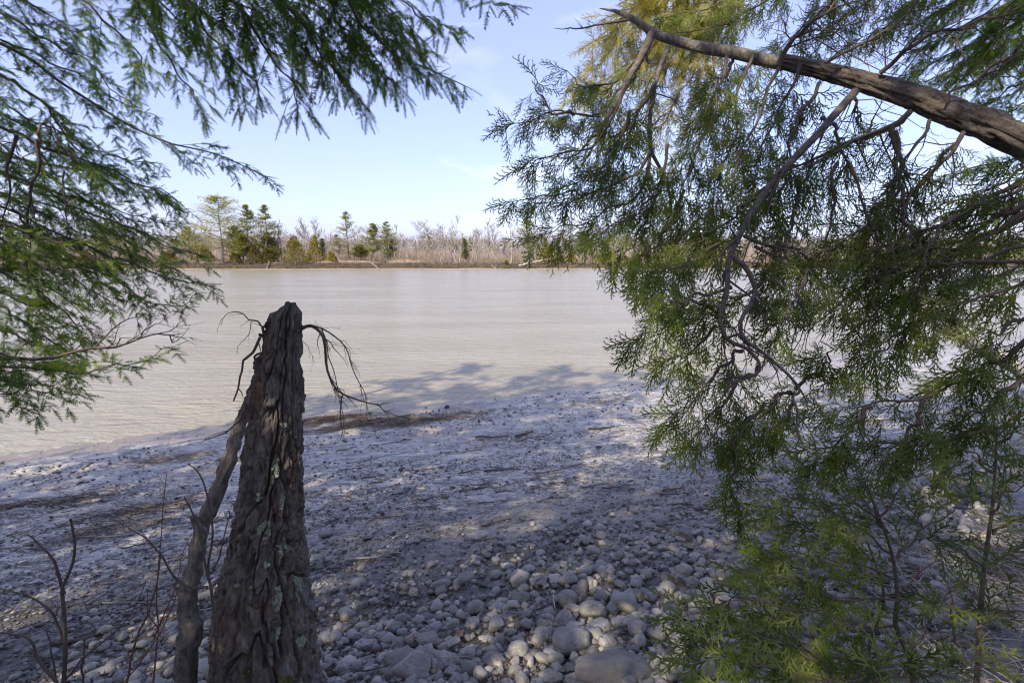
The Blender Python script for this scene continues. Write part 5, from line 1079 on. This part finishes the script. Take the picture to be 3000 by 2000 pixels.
bz = height(x, y)[:, None] + .01 + rng.uniform(0, .10, n)[:, None] + L[:, None] * (rng.uniform(-.1, .5, n)[:, None] * q - .35 * q ** 2)
bz = np.maximum(bz, height(bx, by) + .004)
tubes(mb, np.stack([bx, by, bz], -1), np.tile(rng.uniform(.001, .0028, n)[:, None], (1, 4)), 3, np.clip(rng.normal(.55, .25, n), 0, 1))
mb.build('dry_grass', M['grass'], None, True, 'stuff')

# single sticks one can pick out
def stick(pa, pb, r_, label, m='bark_twig', group=None, lift=.01, name='stick'):
    A_, B_ = gpt(*pa), gpt(*pb); q = np.linspace(0, 1, 8)[:, None]; P = A_ + (B_ - A_) * q + rng.normal(0, .006, (8, 3)) * np.linalg.norm(B_ - A_)
    P[:, 2] = np.maximum(height(P[:, 0], P[:, 1]) + r_ * .6, np.linspace(P[0, 2], P[-1, 2], 8)) + lift
    mb = MB(); tubes(mb, P, np.linspace(r_, r_ * .55, 8), 6, cap=True); tag(mb.build(name, M[m], None, True, None, P[0]), label, 'stick', group)
stick((1725, 1260), (1800, 1252), .022, 'short dark driftwood stick on pale mud near cedar tips')
stick((1390, 1285), (1490, 1282), .018, 'dark stick lying on mud beyond the dappled patch')
stick((1510, 1282), (1560, 1268), .025, 'stubby dark wood lump at the end of far stick')
stick((1010, 1645), (1180, 1625), .010, 'golden reed stalk lying on mud right of stump', 'drift'); stick((900, 1668), (1110, 1665), .007, 'dark reed stalk under the golden one right of stump')
stick((240, 1578), (450, 1562), .008, 'bright straw stalk lying on mud at the left', 'drift'); stick((60, 1480), (180, 1470), .014, 'clump of dark weed stalks at the far left mud')
stick((150, 1900), (300, 1860), .016, 'curled brown bark strip on mud at lower left'); stick((250, 1780), (420, 1680), .007, 'long thin dark twig slanting over mud at left')
stick((300, 1770), (560, 1760), .006, 'long straw stalk running behind the leaning trunk', 'drift'); stick((1615, 1878), (1735, 1880), .004, 'bent dark twig lying on the large pale rounded stone', lift=.10)
stick((1620, 1755), (1626, 1795), .006, 'short white stick upright between two stones in the pile', 'drift', lift=.03); stick((1050, 1985), (1230, 1950), .005, 'thin twig across the stones at bottom right of stump', lift=.04)
stick((1280, 1945), (1400, 1950), .004, 'thin pale twig across stones at bottom left of centre', 'drift', lift=.05); stick((2420, 1250), (2900, 1200), .03, 'grey driftwood pole behind the cedar boughs on mud', 'drift')
for k in range(60):
    px, py = random.uniform(950, 2150), random.uniform(1290, 1600); L = random.uniform(35, 120)
    stick((px, py), (px + L, py - L * random.uniform(.0, .25)), random.uniform(.004, .010), 'thin dark reed stalk lying among others on the open mud', random.choice(['bark_twig', 'bark_twig', 'bark_cedar']), 'reed stalks on the open mud', .003)
for k in range(30):
    px, py = random.uniform(0, 600), random.uniform(1400, 1800); L = random.uniform(35, 130)
    stick((px, py), (px + L, py - L * random.uniform(.0, .35)), random.uniform(.004, .008), 'thin reed stalk lying among others on mud left of stump', random.choice(['bark_twig', 'bark_twig', 'drift']), 'reed stalks left of the stump', .003)

def leaf(px, py, s_, label, group):
    p = gpt(px, py); mb = MB(); k = 11; an = np.arange(k) * 2 * math.pi / k; rr = s_ * (.55 + .45 * np.abs(np.cos(an * 2.5)) * (1 + .3 * rng.normal(0, 1, k)))
    ring = np.stack([rr * np.cos(an), rr * .7 * np.sin(an), .012 + rng.uniform(0, .5, k) * s_ * .5], -1)
    mb.add(np.vstack([ring, [0, 0, .008]]), [[i_, (i_ + 1) % k, k] for i_ in range(k)], None, rng.random()); o = mb.build('dead_leaf', M['leaf_brown'], None, False)
    o.location = (p[0], p[1], float(height(p[0], p[1]))); o.rotation_euler.z = random.uniform(0, 6.28); tag(o, label, 'leaf', group)
for a_ in [(1020, 1453), (1577, 1395), (1690, 1397), (1788, 1420), (1560, 1432), (1130, 1325), (1220, 1870), (1460, 1325), (1755, 1448), (1650, 1310), (1980, 1430), (1345, 1860)]: leaf(*a_, .045, 'curled brown dead leaf lying on the mud among others', 'dead leaves on the mud')

# ---------------------------------------------------------------- the wood on the bank behind the viewpoint (its shade lies on the shore)
def forest_parts(seed, lo=.16, step=.022):
    r = np.random.default_rng(seed); tr, fo = MB(), MB(); H = 1.0
    q = np.linspace(0, 1, 10); tubes(tr, np.stack([.01 * np.sin(q * 5), .01 * np.cos(q * 4) - .01, q], -1), np.interp(q, [0, .04, 1], [.017, .013, .002]), 8)
    for u in np.arange(lo, .99, step):
        for _ in range(r.integers(1, 4)):
            az = r.uniform(0, 6.28); L = (.20 * (1.05 - u) ** .75 + .01) * r.uniform(.5, 1.1); w = np.linspace(0, 1, 5)[:, None]
            d = np.array([math.cos(az), math.sin(az), r.uniform(-.05, .25)]); c = np.array([0, 0, u]) + d * L * w + np.array([0, 0, -.35 * L]) * w ** 2
            tubes(tr, c, np.linspace(.0022, .0006, 5), 3)
            n = int(12 + 260 * L); t = r.uniform(.2, 1.05, n)[:, None]; side = np.array([-d[1], d[0], 0])
            P = np.array([0, 0, u]) + d * L * t + np.array([0, 0, -.35 * L]) * t ** 2 + side * r.normal(0, .12, n)[:, None] * L * (1.2 - t) + r.normal(0, .006, (n, 3))
            D = nrm(d + side * r.normal(0, .7, n)[:, None] + r.normal(0, .25, (n, 3))); W_ = nrm(np.cross(D, UP + r.normal(0, .3, (n, 3)))); s_ = r.uniform(.010, .022, n)[:, None]
            Vv = np.stack([P - W_ * s_ * .22, P + W_ * s_ * .22, P + D * s_], 1); fo.add(Vv.reshape(-1, 3), np.arange(3 * n).reshape(-1, 3), None, np.repeat(r.random(n), 3))
    a_, b_ = tr.mesh('trunk'), fo.mesh('crown', smooth=False); a_.materials.append(M['bark_grey']); b_.materials.append(M['forest']); return a_, b_
FP = [forest_parts(k) for k in (1, 2)] + [forest_parts(4, .2, .05)]
for t_, h_, lo_ in ((hem, 12.5, .36), (top, 13.5, .24)):      # the upper crowns of the two hemlocks, above the frame
    o = link('crown', forest_parts(3, lo_)[1], t_, 'stuff'); o.scale = (h_ * .8, h_ * .8, h_)
def forest_tree(x, y, h, k):
    t = thing('conifer_tree', 'evergreen of the wood standing on the bank behind the viewpoint', 'tree', (x, y, float(height(x, y)) - .1), 'evergreens on the bank behind the viewpoint')
    t.scale = (h, h, h); t.rotation_euler.z = random.uniform(0, 6.28); link('trunk', FP[k][0], t); link('crown', FP[k][1], t, 'stuff')
FT = [(-6.5, -3.5, 12.5), (-9.5, -2.5, 17.5), (-12.0, -4.0, 17), (-3.2, -4.0, 10), (-1.0, -6.5, 15), (2.5, -4.0, 13), (-8.6, -7.0, 15), (-4.5, -9.5, 18), (-13.5, -8.5, 17), (5.2, -2.0, 11), (-6.6, 0.2, 12), (-10.5, 0.8, 15), (-4.4, -2.6, 9.5), (-8.0, -1.0, 15.5), (-7.6, -3.2, 17), (-2.6, -2.6, 8.5), (-5.6, -6.2, 11.5), (-11.5, -8.0, 19)]
random.seed(FSEED); FT = [(x + DX, y + DY, h) for x, y, h in FT]
for k, (x, y, h) in enumerate(FT): forest_tree(x, y, h, 2 if (-11 < x < -5.5 and -3.5 < y < 2) else k % 2)
print('TRIS', sum(TRIS.values()), {k: v for k, v in sorted(TRIS.items(), key=lambda a: -a[1])[:14]})
